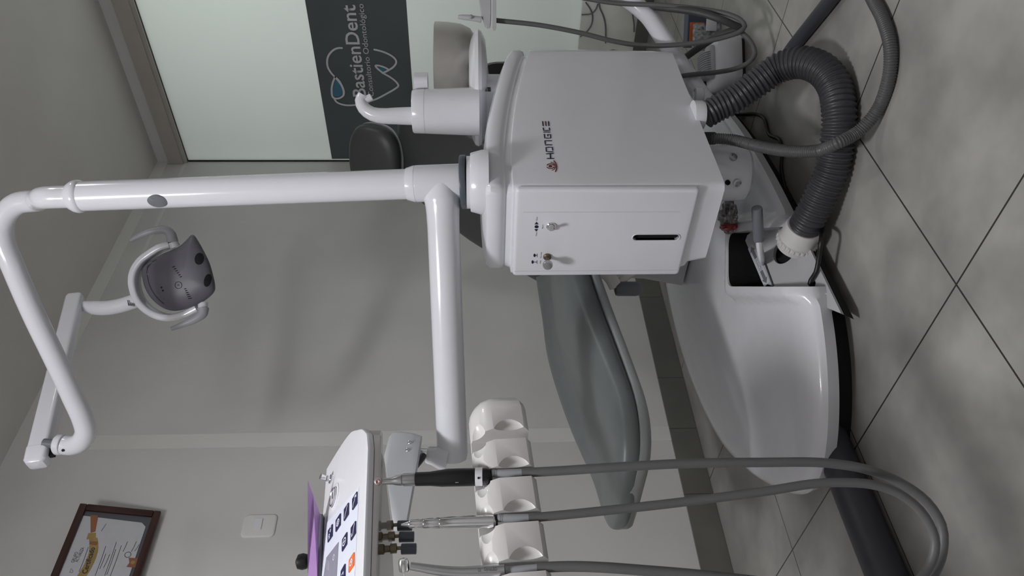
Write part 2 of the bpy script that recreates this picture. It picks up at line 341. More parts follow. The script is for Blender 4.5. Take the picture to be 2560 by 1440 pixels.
for a, b in (((560, 1360), (725, 920)), ((850, 1430), (1040, 900)), ((930, 1310), (1040, 1040)), ((1000, 1290), (1110, 1050)), ((1020, 1430), (1230, 830)), ((1060, 1410), (1220, 960)), ((1120, 1440), (1320, 890)), ((1350, 1000), (1430, 820)), ((1500, 1000), (1590, 820)), ((1560, 990), (1640, 870))):
    a_ribbon(bm, cpoly([a, ((a[0]+b[0])/2+4, (a[1]+b[1])/2+3), b]), .0016, .0003, MCz(.0113))
mk('certificate_text', bm, M_ink, ct, smooth=False); bm = new(); t = np.linspace(0, 2*math.pi, 24); cc = V(*cpoly([(1437, 1055)])[0]); a_ribbon(bm, [cc+.0105*V(math.cos(q), math.sin(q)) for q in t], .0018, .0003, MCz(.0113))
mk('ink_stamp', bm, M_ink, ct, smooth=False); bm = new(); a_ribbon(bm, cpoly([(390, 1370), (420, 1300), (450, 1350), (440, 1380), (395, 1372)]), .0012, .0003, MCz(.0113)); mk('issuer_emblem', bm, M_ink, ct, smooth=False)
bm = new(); a_plate(bm, cpoly([(1450, 1110), (1620, 1120), (1570, 1290), (1410, 1275), (1465, 1200)]), .0005, MCz(.0114)); mk('orange_seal', bm, M_brownp, ct, smooth=False)
bm = new(); cc = V(*cpoly([(1528, 1195)])[0]); a_plate(bm, [cc+.0075*V(math.cos(q), math.sin(q)) for q in t[:-1]], .0005, MCz(.012)); mk('gold_seal', bm, M_gold, ct, smooth=False)
cl_a, cl_b = cpoly([(395, 1250), (520, 1290)])

# ---- wall switch plate
sw = thing('switch_plate', (1.47, YW, 1.755), 'white rounded wall plate with one small rocker below the certificate', 'light switch')
MW = frame_M((0, YW, 0), (1, 0, 0), (0, 0, 1), (0, -1, 0))
bm = new(); rings = [[(x, YW-d, z) for x, z in rrect(1.421+i, 1.517-i, 1.755+i, 1.883-i, .018)] for d, i in ((0, 0), (.005, 0), (.008, .003), (.0085, .006))]; a_loft(bm, rings); mk('plate', bm, M_pale, sw)
mk('rocker', a_box(new(), (1.451, YW-.0125, 1.808), (1.497, YW-.008, 1.838), .001), M_white, sw, smooth=False)
# ================================================================== side cabinet with cuspidor
CXL, CY0, CYB = 1.451, 1.089, 1.381
cab = thing('spittoon_cabinet', (1.83, 1.235, .347), 'large white side cabinet of the dental unit with rounded top and cuspidor', 'dental unit cabinet')
def ztop(x, z0):       # the top falls away towards the head end
    t = max(0, x-1.6); return z0 - .155*t*t - .055*t
XE = 2.205
def cring(x0, y0, x1, y1, zf, r=.02, r2=.06):
    pts = []
    for cx, cy, a, rr in ((x1-r2, y1-r2, 0, r2), (x0+r, y1-r, 90, r), (x0+r, y0+r, 180, r), (x1-r2, y0+r2, 270, r2)):
        for q in np.linspace(0, 90, 7): pts.append((cx+rr*math.cos(math.radians(a+q)), cy+rr*math.sin(math.radians(a+q))))
    # extra points along long sides so that the curved top is smooth
    out = []
    for i, p in enumerate(pts):
        n = pts[(i+1) % len(pts)]; out.append(p); L = math.hypot(n[0]-p[0], n[1]-p[1])
        if i % 7 == 6:
            for t in np.linspace(0, 1, 20)[1:-1]: out.append((p[0]+(n[0]-p[0])*t, p[1]+(n[1]-p[1])*t))
    return [(x, y, zf(x, y)) for x, y in out]
k = lambda z: (lambda x, y: z)
zt = lambda z0: (lambda x, y: ztop(x, z0))
bm = new(); rings = [cring(CXL+.02, CY0+.012, XE-.03, 1.325, k(.345)), cring(CXL+.008, CY0, XE-.012, 1.338, k(.351)), cring(CXL+.007, CY0, XE-.008, 1.35, k(.398)),
    cring(CXL+.004, CY0, XE-.006, 1.362, k(.404)), cring(CXL+.003, CY0, XE-.005, 1.366, k(.416)), cring(CXL, CY0, XE, CYB, k(.7)), cring(CXL, CY0, XE, CYB, zt(.866)),
    cring(CXL+.001, CY0+.001, XE-.002, CYB-.002, zt(.871)), cring(CXL+.010, CY0+.009, XE-.014, CYB-.012, zt(.874)), cring(CXL+.013, CY0+.012, XE-.018, CYB-.016, zt(.889)), cring(CXL+.007, CY0+.006, XE-.006, CYB-.012, zt(.894)),
    cring(CXL+.002, CY0+.002, XE, CYB-.016, zt(.905)), cring(CXL+.002, CY0+.002, XE-.004, CYB-.016, zt(.926)), cring(CXL+.008, CY0+.008, XE-.025, CYB-.022, zt(.936)), cring(CXL+.03, CY0+.03, XE-.07, CYB-.045, zt(.945)), cring(CXL+.09, CY0+.10, XE-.2, CYB-.11, zt(.951), .02, .03)]
a_loft(bm, rings); mk('body', bm, M_enamel, cab)
# removable left cover plate, wrapped round the near corner
bm = new(); pth = [(CYB-.018, 0), (CYB-.012, .006)]
rings = [[(CXL-.009+d, y, z) for y, z in rrect(CY0-.0012+i, 1.374-i, .418+i, .866-i, .008, 4)] for d, i in ((.014, 0), (.0075, 0), (.0045, .0008), (.002, .0024), (.0006, .0046), (0, .0072))]
a_loft(bm, rings); cover = mk('side_cover', bm, M_enamel, cab)
sl0 = pl(1588, 594, 0, CXL-.009); sl1 = pl(1692, 592, 0, CXL-.009)
yc_, za, zb = (sl0[1]+sl1[1])/2, max(sl0[2], sl1[2])+.006, min(sl0[2], sl1[2])-.006; hw = .0095
slot = [(yc_+hw*math.cos(q), zb+hw+hw*math.sin(q)) for q in np.linspace(math.pi, 2*math.pi, 10)]+[(yc_+hw*math.cos(q), za-hw+hw*math.sin(q)) for q in np.linspace(0, math.pi, 10)]
def slotring(s, x): return [(x, yc_+(y-yc_)*s, (za+zb)/2+(z-(za+zb)/2)*(1+(s-1)*.25)) for y, z in slot]
bm = new(); a_loft(bm, [slotring(1, CXL-.03), slotring(1, CXL+.02)]); ck = mk('cut', bm, M_dark)
bm = new(); a_loft(bm, [slotring(1, CXL-.03), slotring(1, CXL+.02)]); ck2 = mk('cut', bm, M_dark)
boolean(cover, [ck])
bm = new(); a_loft(bm, [slotring(1.22, CXL-.0095), slotring(1.12, CXL-.0115), slotring(1.0, CXL-.0105), slotring(1.0, CXL+.0)], (False, False)); mk('gauge_slot_rim', bm, M_enamel, cab)
bm = new(); a_loft(bm, [slotring(.99, CXL+.0005), slotring(.99, CXL-.0012)]); mk('gauge_slot', bm, M_dark, cab); bpy.data.objects.remove(ck2)
bm = new(); a_box(bm, (CXL-.0094, 1.1555, .455), (CXL-.0088, 1.1562, .846)); a_box(bm, (CXL-.0094, 1.3545, .424), (CXL-.0088, 1.3552, .862)); mk('panel_seam', bm, M_lgrey, cab, smooth=False)
# controls on the left side
def lf(px, py): return pl(px, py, 0, CXL-.009)
ML = frame_M((CXL-.0092, 0, 0), (0, -1, 0), (0, 0, 1), (-1, 0, 0))
tg = lf(1378, 565)
bm = new(); a_lathe(bm, tg, V(-1, 0, 0), [(.0125, 0), (.0125, .003), (.0105, .005), (.0085, .005), (.0085, .010), (.006, .0105)], 24); tgo = mk('toggle_switch', bm, M_chrome, cab)
bm = new(); e = tg+V(-.027, -.017, .001); a_tube(bm, [tg+V(-.008, 0, 0), tg+V(-.016, -.007, .0), e], .003, n=12, rfun=lambda s, L: .0025+.0015*s/L); mk('switch_lever', bm, M_chrome, tgo)
kb = lf(1368, 641)
bm = new(); a_lathe(bm, kb, V(-1, 0, 0), [(.0105, 0), (.0105, .004), (.008, .006), (.0055, .007), (.0055, .02)], 24); kbo = mk('valve_collar', bm, M_brass, cab)
e = kb+V(-.034, -.004, .002); bm = new(); a_lathe(bm, kb+V(-.012, 0, 0), nrm(e-kb), [(.004, 0), (.004, .016), (.011, .018), (.0128, .021), (.0128, .027), (.0115, .030), (.006, .0312)], 28); mk('valve_knob', bm, M_steel, kbo)
bm = new()
def mark(pts, ox=1280, oy=500, s=7.2):
    a_plate(bm, [(-(q := lf(ox+a/s, oy+b/s))[1], q[2]) for a, b in pts], .0005, ML)
mark([(405, 437), (477, 437), (441, 390)]); mark([(402, 522), (470, 522), (436, 567)])
mark([(441+36*math.cos(q), 480+28*math.sin(q)) for q in np.linspace(0, 2*math.pi, 18)[:-1]])
mk('control_symbols', bm, M_navy, cab, smooth=False); bm = new()
for cx, cy, L in ((405, 995, 30), (370, 1115, 62)):
    mark([(cx+20*math.cos(q), cy+30*math.sin(q)) for q in np.linspace(0, 2*math.pi, 16)[:-1]]); mark([(cx+15, cy-4), (cx+15+L, cy-4), (cx+15+L, cy+4), (cx+15, cy+4)]); mark([(cx+15+L, cy-32), (cx+21+L, cy-30), (cx+17+L, cy), (cx+21+L, cy+30), (cx+15+L, cy+32), (cx+9+L, cy)])
mk('valve_symbols', bm, M_navy, cab, smooth=False)
bm = new()
for (a, b), s, L in (((455, 372), 'Open', 70), ((447, 647), 'Close', 70), ((560, 512), 'Basin', 72)):
    p = lf(1280+a/7.2, 500+b/7.2); q = lf(1280+(a-4)/7.2, 500+(b-L)/7.2)
    a_text(bm, s, .0034, frame_M(p, (0, -1, 0), (0, 0, 1), (-1, 0, 0)), .0005, width=abs(p[1]-q[1]))
mk('switch_lettering', bm, M_ink, cab, smooth=False); bm = new()
for (a, b), s, L in (((528, 1048), 'Two way', 110), ((517, 1140), 'Heat', 55)):
    p = lf(1280+a/7.2, 500+b/7.2); q = lf(1280+(a-4)/7.2, 500+(b-L)/7.2)
    a_text(bm, s, .0034, frame_M(p, (0, -1, 0), (0, 0, 1), (-1, 0, 0)), .0005, width=abs(p[1]-q[1]))
mk('valve_lettering', bm, M_ink, cab, smooth=False)
# maker's emblem and block lettering on the long front
FYF = CY0-.0004; MF = frame_M((0, FYF, 0), (1, 0, 0), (0, 0, 1), (0, -1, 0))
def ff(a, b): p = pl(1280+a/8., 280+b/8., 1, FYF); return (p[0], p[2])
def strokes(bm, L, w):
    for p in L: a_ribbon(bm, [ff(*q) for q in p], w, .0005, MF, n=3)
bm = new()
strokes(bm, [[(690, 838), (828, 828)], [(706, 930), (838, 932)], [(765, 834), (768, 882), (772, 930)]], .0034)        # H
strokes(bm, [[(815, 765), (803, 705), (740, 705), (680, 708), (688, 790), (750, 798), (818, 796)]], .0034)             # O
strokes(bm, [[(790, 576), (720, 576), (658, 574), (666, 640)], [(668, 660), (730, 657), (796, 659)]], .0034)           # N
strokes(bm, [[(645, 445), (655, 520), (710, 524), (775, 522), (768, 448), (712, 450), (718, 482)]], .0034)            # G
strokes(bm, [[(632, 402), (690, 401), (760, 402)], [(625, 318), (635, 372), (690, 370), (752, 368), (745, 318)]], .0034)   # IC
strokes(bm, [[(612, 190), (622, 276)], [(728, 190), (738, 276)]], .0034)                                                # E bars
mk('maker_lettering', bm, M_navy, cab, smooth=False)
bm = new(); strokes(bm, [[(670, 190), (681, 276)]], .0034); mk('red_letter_bar', bm, M_redp, cab, smooth=False); bm = new()
a_plate(bm, [ff(768+38*math.cos(q), 1084+24*math.sin(q)) for q in np.linspace(0, 2*math.pi, 20)[:-1]][::-1], .0005, MF)
def arcs(cx, cy, rx, ry, a0, a1, w): a_ribbon(bm, [ff(cx+rx*math.cos(math.radians(q)), cy+ry*math.sin(math.radians(q))) for q in np.linspace(a0, a1, 14)], w, .0005, MF, n=3)
arcs(770, 1084, 74, 48, 200, 345, .0024); arcs(770, 1084, 74, 48, 15, 160, .0024)
a_ribbon(bm, [ff(*q) for q in ((775, 1003), (830, 1020), (860, 1060), (866, 1100), (845, 1145), (800, 1166))], .0018, .0005, MF, n=3)
a_ribbon(bm, [ff(*q) for q in ((835, 975), (872, 1020), (892, 1080), (890, 1140), (868, 1195))], .0028, .0005, MF, n=3)
mk('maker_emblem', bm, M_redp, cab, smooth=False)
# pedestal under the pole
PB = V(1.543, 1.14, 0)
bm = new(); a_lathe(bm, PB, V(0, 0, 1), [(.083, .93), (.0815, .948), (.0745, .974), (.073, .9755), (.0665, .976), (.0665, .985)], 48); mk('pole_pedestal', bm, M_enamel, cab)
# cuspidor: saucer, bowl, spout tower
SC = V(2.175, 1.235, 0)
bm = new(); a_lathe(bm, SC, V(0, 0, 1), [(.02, .86), (.03, .914), (.07, .921), (.15, .929), (.178, .942), (.183, .952), (.178, .963), (.15, .975), (.12, .981)], 56); mk('saucer', bm, M_white, cab)
bm = new(); a_box(bm, (2.043, 1.163, .86), (2.148, 1.298, .953), .012, 3); mk('saucer_neck', bm, M_white, cab)
BC = V(2.36, 1.36, 0)+RT*.078*V(1, 1, 0)
bm = new(); a_lathe(bm, BC, V(0, 0, 1), [(.05, .945), (.115, .958), (.145, .978), (.1595, 1.01), (.165, 1.05), (.167, 1.098), (.163, 1.1), (.160, 1.05), (.15, 1.005), (.12, .98), (.02, .97)], 56); mk('bowl', bm, M_bowl, cab)
TW = V(2.03, 1.2, 0)-RT*.027*V(1, 1, 0)
bm = new(); a_lathe(bm, TW, V(0, 0, 1), [(.0725, .95), (.071, 1.0), (.0665, 1.112), (.0665, 1.1135), (.0655, 1.1135), (.0655, 1.115), (.0665, 1.115), (.0655, 1.148), (.063, 1.152), (.02, 1.153)], 48); tow = mk('spout_tower', bm, M_white, cab)
p = TW+V(.072, -.066, 0); bm = new(); rings = [[(x, y, z) for x, y in rrect(p[0]-.03, p[0]+.022, p[1]-.02, p[1]+.03, .016)] for z in (1.106, 1.147)]; a_loft(bm, rings); mk('cup_sensor', bm, M_white, tow)
dirr = nrm(V(1, -.97, 0))
TS = TW-dirr*.014; tp = [TS+V(0, 0, 1.145), TS+V(0, 0, 1.20), TS+V(0, 0, 1.240), TS+dirr*.006+V(0, 0, 1.275), TS+dirr*.024+V(0, 0, 1.300), TS+dirr*.047+V(0, 0, 1.309), TS+dirr*.062+V(0, 0, 1.302)]
bm = new(); a_tube(bm, tp, .027, n=20, rfun=lambda s, L: .0275-.0105*(s/L)**1.3, up=V(*dirr)); spt = mk('water_spout', bm, M_white, tow)
bm = new(); a_lathe(bm, tp[-2]+V(0, 0, -.012), V(.35, -.34, -.9), [(.0115, 0), (.0115, .022), (.008, .024)], 16); mk('spout_tip', bm, M_white, spt)
st = pl(1222, 224, 1, 1.1625); bm = new()
for i, (a, b) in enumerate((((0, 0), (1, .22)), ((0, .36), (.42, 1)), ((.55, .36), (.75, 1)), ((.85, .36), (1, 1)))):
    a_box(bm, (st[0]-.011+.024*a[0], 1.1616, st[2]-.006+.016*(1-b[1])), (st[0]-.011+.024*b[0], 1.1628, st[2]-.006+.016*(1-a[1])))
mk('sticker_print', bm, M_ink, cab, smooth=False)
# bracket below the cabinet with its screws
BKX, BKY = 1.742, 1.255
bm = new(); a_lathe(bm, (BKX, BKY, 0), V(0, 0, 1), [(.068, .185), (.078, .195), (.08, .21), (.08, .30), (.075, .352)], 40); br = mk('mounting_bracket', bm, M_enamel, cab)
for px, py, m_, r in ((1843, 457, M_steel, .011), (1833, 393, M_steel, .0105), (1819, 456, M_dark, .007)):
    d = None
    for dd in np.linspace(1.7, 2.3, 240):
        q = at(px, py, dd)
        if math.hypot(q[0]-BKX, q[1]-BKY) < .084: d = q; break
    if d is None: d = at(px, py, 2.0)
    ax = nrm(V(d[0]-BKX, d[1]-BKY, 0)); bm = new(); a_lathe(bm, d-ax*.004, ax, [(r, 0), (r, .008), (r*.6, .009), (r*.6, .004), (.001, .004)], 20); mk('bracket_screw', bm, m_, br)
# hose sockets under the head end
bm = new(); q = pl(1745, 288, 2, .345); HS0 = q; a_lathe(bm, q+V(0, 0, -.014), V(0, 0, 1), [(.0385, 0), (.0405, .008), (.0405, .03)], 32); mk('hose_socket', bm, M_enamel, cab)
q = pl(1768, 346, 2, .335); HS1 = q; bm = new(); a_lathe(bm, q+V(0, 0, -.02), V(0, 0, 1), [(.017, 0), (.017, .05)], 20); mk('thin_hose_socket', bm, M_black, cab)
# seams of past paint touch-ups on the front: faint scratches
# ================================================================== light pole, arms, operating light
T0 = V(1.543, 1.14, 0)
pole = thing('operating_light', (1.543, 1.14, .985), 'white operating light on a tall pole with two jointed arms and grey lamp head', 'dental light')
tilt = nrm(V(.01, .052, 1.0))
def pp(z): return T0+tilt*(z/tilt[2])-V(.01, .052, 0)*1.03+V(0, 0, 0) if False else V(T0[0]+.01*(z-1.03), T0[1]+.052*(z-1.03), z)
bm = new(); rcyl(bm, pp(.985), pp(1.0005), .068, .003, 48); mk('dark_ring', bm, M_slate, pole)
bm = new(); cyl(bm, pp(1.05), pp(1.965), .0385, .0375, 40); pm = mk('pole', bm, M_enamel, pole)
bm = new(); a_lathe(bm, pp(1.955), tilt, [(.037, 0), (.0405, .003), (.0425, .010), (.041, .02), (.034, .032), (.0285, .034)], 40); mk('pole_collar', bm, M_enamel, pole)
pk = at(392, 506, 1.86); axp = nrm(V(pk[0]-pp(pk[2])[0], pk[1]-pp(pk[2])[1], 0)); bm = new()
a_lathe(bm, pp(pk[2])+axp*.0305, axp, [(.0235, 0), (.0235, .0072), (.021, .009), (.004, .0102)], 28, sx=.75, sy=1.05); mk('pole_plug', bm, M_mgrey, pole)
tube = [pp(1.98), pp(2.05), at(90, 502, 1.96), at(45, 508, 1.965), at(18, 530, 1.972), at(5, 565, 1.98), at(8, 605, 1.985), at(30, 660, 2.0), at(83, 783, 2.05), at(139, 900, 2.10), at(183, 994, 2.14), at(207, 1048, 2.16), at(214, 1080, 2.17), at(202, 1104, 2.175), at(178, 1114, 2.18), at(160, 1112, 2.18)]
bm = new(); a_tube(bm, tube, .0285, step=.01, n=28); mk('lower_arm', bm, M_enamel, pole)
e0 = at(158, 1112, 2.18); e1 = at(141, 1111, 2.18); ax = nrm(e1-e0); bm = new(); a_lathe(bm, e0, ax, [(.0285, 0), (.030, .002), (.030, .016), (.027, .020), (.012, .021)], 32); mk('arm_joint_cap', bm, M_enamel, pole)
for c in (at(127, 511, 1.925), at(157, 1126, 2.15)):
    bm = new(); a_lathe(bm, c, -FW, [(.004, -.006), (.004, .0005), (.001, .0008)], 12); mk('grub_screw', bm, M_dark, pole)
s0 = at(95, 1146, 2.17); s1 = at(190, 742, 2.56); sd = nrm(s1-s0); su = nrm(np.cross(sd, V(0, 1, 0))); su = su if su[2] > 0 else -su; sn = np.cross(sd, su)
e2 = at(118, 1108, 2.18); bm = new(); cyl(bm, e1-ax*.002, e2+ax*.01, .013, .013, 20); mk('pivot_post', bm, M_mgrey, pole)
bm = new(); sec = rrect(-.026, .026, -.029, .029, .012, 5)
def secr(c, k=1., kk=1.): return [c+su*b*k*kk+sn*a*k for a, b in sec]
a_loft(bm, [secr(s0+sd*.03), secr(s1-sd*.01, .92), secr(s1, .8)]); arm2 = mk('spring_arm', bm, M_enamel, pole)
bm = new(); a_loft(bm, [secr(s0+sd*.03, .99), secr(s0+sd*.028, 1.06), secr(s0-sd*.012, 1.04), secr(s0-sd*.022, .8), secr(s0-sd*.026, .3)]); mk('arm_end_cap', bm, M_enamel, arm2)
bm = new(); a_box(bm, (0, -.007, -.016), (.05, .007, -.002), M=frame_M(s0+sd*.0-su*.0285+sd*.0, sd, sn, su)); mk('arm_slot', bm, M_dark, arm2, smooth=False)
q0 = at(200, 758, 2.55); q1 = at(214, 765, 2.55); bm = new(); cyl(bm, q0-nrm(q1-q0)*.012, q1, .011, .011, 16); mk('knuckle_pin', bm, M_steel, pole)
dn = [at(208, 764, 2.55), at(235, 769, 2.55), at(262, 770, 2.55), at(292, 766, 2.55), at(318, 759, 2.55), at(345, 750, 2.545)]
bm = new(); a_tube(bm, dn, .024, step=.006, n=24, rfun=lambda s, L: .0165+.0085*min(1, s/(.2*L))); stm = mk('lamp_stem', bm, M_enamel, pole)
bm = new(); c = at(326, 757, 2.55-.0255)
for i in range(7):
    a = at(319+2.6*i, 750+.4*i, 2.5225); b = at(319+2.6*i+2, 764+.4*i, 2.5225); m_ = (a+b)/2; a_tube(bm, [a, b], .0009, n=6)
mk('stem_label_print', bm, M_ink, stm, smooth=False)
# lamp head: outline in a plane facing the room, domed towards it, hollow side away
LD = 2.52
def lh(px, py, off=0.): return at(px, py, LD+off)
hx = [(354, 686), (356, 672), (369, 657), (404, 636), (446, 617), (466, 600), (479, 587), (485, 588), (496, 603), (510, 628), (524, 657), (533, 688), (538, 712), (537.5, 726), (529, 738), (508, 754), (477, 769), (435, 777), (408, 770), (380, 748), (362, 719)]
hp = sm(hx+[hx[0]], 4.)[:-1]; hc = V(455, 690)
def hring(s, off): return [lh(*(hc+(p-hc)*s), off) for p in hp]
bm = new(); a_loft(bm, [hring(.80, .075), hring(.93, .05), hring(1.0, .012), hring(1.0, 0), hring(.975, -.012), hring(.9, -.022), hring(.75, -.031), hring(.5, -.037), hring(.2, -.04)]); head = mk('lamp_head', bm, M_lamp, pole)
def hz(px, py):   # depth of the domed shell under a photo point
    best = 0
    for s in np.linspace(.02, 1, 60):
        pass
    v = V(px, py)-hc; a = math.atan2(v[1], v[0]); ang = np.arctan2(hp[:, 1]-hc[1], hp[:, 0]-hc[0]); i = np.argmin(np.abs(np.angle(np.exp(1j*(ang-a))))); s = np.linalg.norm(v)/np.linalg.norm(hp[i]-hc)
    return np.interp(s, [0, .2, .5, .75, .9, .975, 1], [-.0405, -.04, -.037, -.031, -.022, -.012, 0])
def hpt(px, py, e=.0): return lh(px, py, hz(px, py)-e)
bm = new(); band = [(354, 690), (354, 678), (364, 664)]
bd = [p for p in hp if p[0] < 400 and p[1] > 650]
outer = [hpt(*(hc+(p-hc)*.985), .0012) for p in bd]; inner = [hpt(*(hc+(p-hc)*.985+V(12, -3)), .0012) for p in bd]
a_loft(bm, [outer, inner], (False, False), closed=False); r_ = bmesh.ops.solidify(bm, geom=list(bm.faces), thickness=.002); mk('head_edge_band', bm, M_lampd, head)
for cx, cy, a, b, ro in ((498, 647, 11.5, 15, .15), (519, 701, 9, 16.5, .25)):
    pts = [(cx+a*math.cos(t)*math.cos(ro)-b*math.sin(t)*math.sin(ro), cy+a*math.cos(t)*math.sin(ro)+b*math.sin(t)*math.cos(ro)) for t in np.linspace(0, 2*math.pi, 24)[:-1]]
    bm = new(); R1 = [hpt(*p, .001) for p in pts]; R2 = [hpt(*(V(cx, cy)+(V(*p)-V(cx, cy))*.5), .0014) for p in pts]; R0 = [q+FW*.004 for q in R1]; a_loft(bm, [R0, R1, R2]); mk('lamp_recess', bm, M_dark, head)
bm = new()
for i in range(6):
    t = i/5; x = 434+t*18; y = 667+t*25; L = 5.5-t*2; d = V(.93, -.3) 
    a_tube(bm, [hpt(x-L*d[0]*.6, y-L*d[1]*.6, .0006), hpt(x+L*d[0]*.6, y+L*d[1]*.6, .0006)], .0014, n=6)
mk('vent_slots', bm, M_dark, head); bm = new()
for i in range(6):
    t = i/5; x = 463+t*12; y = 722+t*24; L = 4+t*3; d = V(.95, -.15)
    a_tube(bm, [hpt(x-L*d[0]*.6, y-L*d[1]*.6, .0006), hpt(x+L*d[0]*.6, y+L*d[1]*.6, .0006)], .0014, n=6)
mk('vent_slots', bm, M_dark, head)
for x, y in ((404.5, 718.5), (408, 726.5)): bm = new(); a_lathe(bm, hpt(x, y, -.002), -FW, [(.003, 0), (.003, .0035), (.001, .0038)], 12); mk('sensor_hole', bm, M_dark, head)
bm = new(); a_tube(bm, [hpt(446+8.5*math.cos(t), 713+8.5*math.sin(t), .0006) for t in np.linspace(0, 2*math.pi, 28)], .0009, n=6, raw=True); a_lathe(bm, hpt(446, 713, 0), -FW, [(.0035, 0), (.0035, .0012), (.001, .0014)], 12); mk('touch_ring', bm, M_lampd, head)
# yoke
yk = [(430, 612), (405, 619), (380, 634), (357, 652), (341, 676), (336, 700), (340, 728), (350, 752), (368, 772), (395, 788), (425, 794), (455, 789), (480, 779), (497, 770)]
bm = new(); Y = spline([at(a, b, 2.545) for a, b in yk], .008); T = np.gradient(Y, axis=0); T /= np.linalg.norm(T, axis=1)[:, None]; rings = []
for c, t in zip(Y, T):
    nn = nrm(np.cross(t, FW)); rings.append([c+nn*a+FW*b for a, b in rrect(-.012, .012, -.028, .028, .008, 3)])
a_loft(bm, rings); yoke = mk('yoke', bm, M_enamel, pole)
for nm, st_, hd in (('upper', [(438, 617), (432, 604)], [(431, 604), (427, 586), (414, 575), (396, 575), (373, 580), (348, 590), (326, 602)]), ('lower', [(507, 758), (508, 772)], [(508, 771), (507, 783), (497, 792), (480, 802), (460, 810), (443, 817), (428, 822)])):
    bm = new(); cyl(bm, at(*st_[0], 2.53), at(*st_[1], 2.525), .0165, .016, 20); mk('handle_joint', bm, M_enamel, pole)
    bm = new(); a_tube(bm, [at(a, b, 2.52-.004*i) for i, (a, b) in enumerate(hd)], .012, step=.006, n=18, rfun=lambda s, L: .019-.012*(s/L)**.8, sq=(1, 1)); mk('lamp_handle', bm, M_hand, pole)

# ================================================================== swivel tee and arm to the doctor's unit
tee = thing('unit_arm', (1.543, 1.14, 1.0005), 'thick white horizontal arm with tee collar around the light pole', 'support arm')
bm = new(); a_lathe(bm, pp(1.0008), tilt, [(.0395, 0), (.0455, 0), (.0465, .004), (.0465, .112), (.0455, .1125), (.0455, .1140), (.0462, .1145), (.046, .118), (.0405, .136), (.0386, .1365)], 48, cap=(False, False)); col = mk('tee_collar', bm, M_enamel, tee)
A0 = V(1.537, 1.138, 1.048); A1 = at(1132, 1152, 1.95); ad = nrm(A1-A0)
bm = new(); L = np.linalg.norm(A1-A0)
a_lathe(bm, A0, ad, [(.040, 0), (.0468, .036), (.0462, .043), (.0447, .050), (.0430, .060), (.0417, .078), (.0407, .11), (.0400, L-.02), (.036, L-.004), (.028, L), (.005, L+.002)], 40); mk('arm_tube', bm, M_enamel, tee)
k0 = at(1100, 1143, 1.93); k1 = at(1068, 1137, 1.93); k2 = at(1036, 1135, 1.93)
bm = new(); a_lathe(bm, k0-nrm(k1-k0)*.02, k1-k0, [(.034, 0), (.030, .02), (.024, .038), (.022, .052), (.020, .0545)], 32); mk('swivel_neck', bm, M_enamel, tee)
bm = new(); cyl(bm, k1, k2, .0155, .0155, 24); mk('swivel_post', bm, M_chrome, tee)
# ================================================================== doctor's console
F0 = at(919, 1095.6, 1.30); es = nrm(V(-1, 0, -.055)); et = nrm(V(0, math.cos(math.radians(25)), math.sin(math.radians(25)))); en = nrm(np.cross(et, es)); en = en if en[2] > 0 else -en
con = thing('doctor_console', (F0[0]-.25, F0[1]+.12, F0[2]-.06), 'white dental console with slanted key panel and instrument holder, on the left side', 'dental console')
def cs(px, py, e=0.):
    p = ppl(px, py, F0+en*e, en)-F0-en*e; return (p@es, p@et)
# housing outline (s to the left, t up the panel)
SE = .56
ol = [tuple(q) for q in sm([cs(916.7, 1081.7), cs(905.5, 1070.5), cs(893, 1073), cs(878, 1079), cs(855.6, 1109), cs(822, 1165), cs(816, 1176)], .008)]
tt = cs(805, 1300)[1]; topL = cs(811, 1234)
print('console', [np.round(o, 3) for o in ol], tt, np.round(topL, 3))
poly = [(SE, -.012), (SE*.5, -.014)]+[(.02, -.004)]+ol+[(topL[0]+.02, tt), (SE, tt)]
def hp3(s, t, n): return F0+es*s+et*t+en*n
pin = V(.28, .13)
def oring(k, n): return [hp3(*(V(*p)+(pin-V(*p))*k), n) for p in poly]
vdn = V(0, 0, -1)
bm = new(); a_loft(bm, [oring(.03, -.012), oring(.006, -.0115), oring(0, -.009), oring(0, -.004), oring(.008, -.0005), oring(.03, 0)]); mk('top_shell', bm, M_white, con)
def dring(k, d): return [hp3(*(V(*p)+(pin-V(*p))*k), -.012)+V(0, -.0, -d)-V(0, 0, 1)*0 for p in poly]
def drop(p, zz): q = hp3(*p, -.012); return q
flo = F0[2]-.040
def under(k, z0):
    out = []
    for p in poly:
        q = hp3(*(V(*p)+(pin-V(*p))*k), -.012); out.append(V(q[0], q[1], min(q[2], z0-(F0[0]-q[0])*.055+.09*(q[1]-F0[1]))))
    return out
bm = new(); a_loft(bm, [oring(.006, -.0128), under(.008, F0[2]-.021), under(.02, F0[2]-.0235), under(.3, F0[2]-.0235)]); mk('lower_shell', bm, M_bar, con)
MK = lambda n: frame_M(F0+en*n, es, et, en) if np.dot(np.cross(es, et), en) > 0 else None
if MK(0) is None:      # es x et points inwards: use -es as local x
    def CP(px, py): a, b = cs(px, py); return (-a, b)
    def MKn(n): return frame_M(F0+en*n, -es, et, en)
else:
    def CP(px, py): return cs(px, py)
    def MKn(n): return frame_M(F0+en*n, es, et, en)
z3 = lambda L: [CP(740+a/5.536, 1180+b/5.536) for a, b in L]
bm = new(); a_plate(bm, z3([(872, 215), (868, 300), (800, 1480), (560, 1900), (250, 1900), (360, 1200), (420, 750)]), .0006, MKn(0)); mk('membrane', bm, M_film, con, smooth=False)
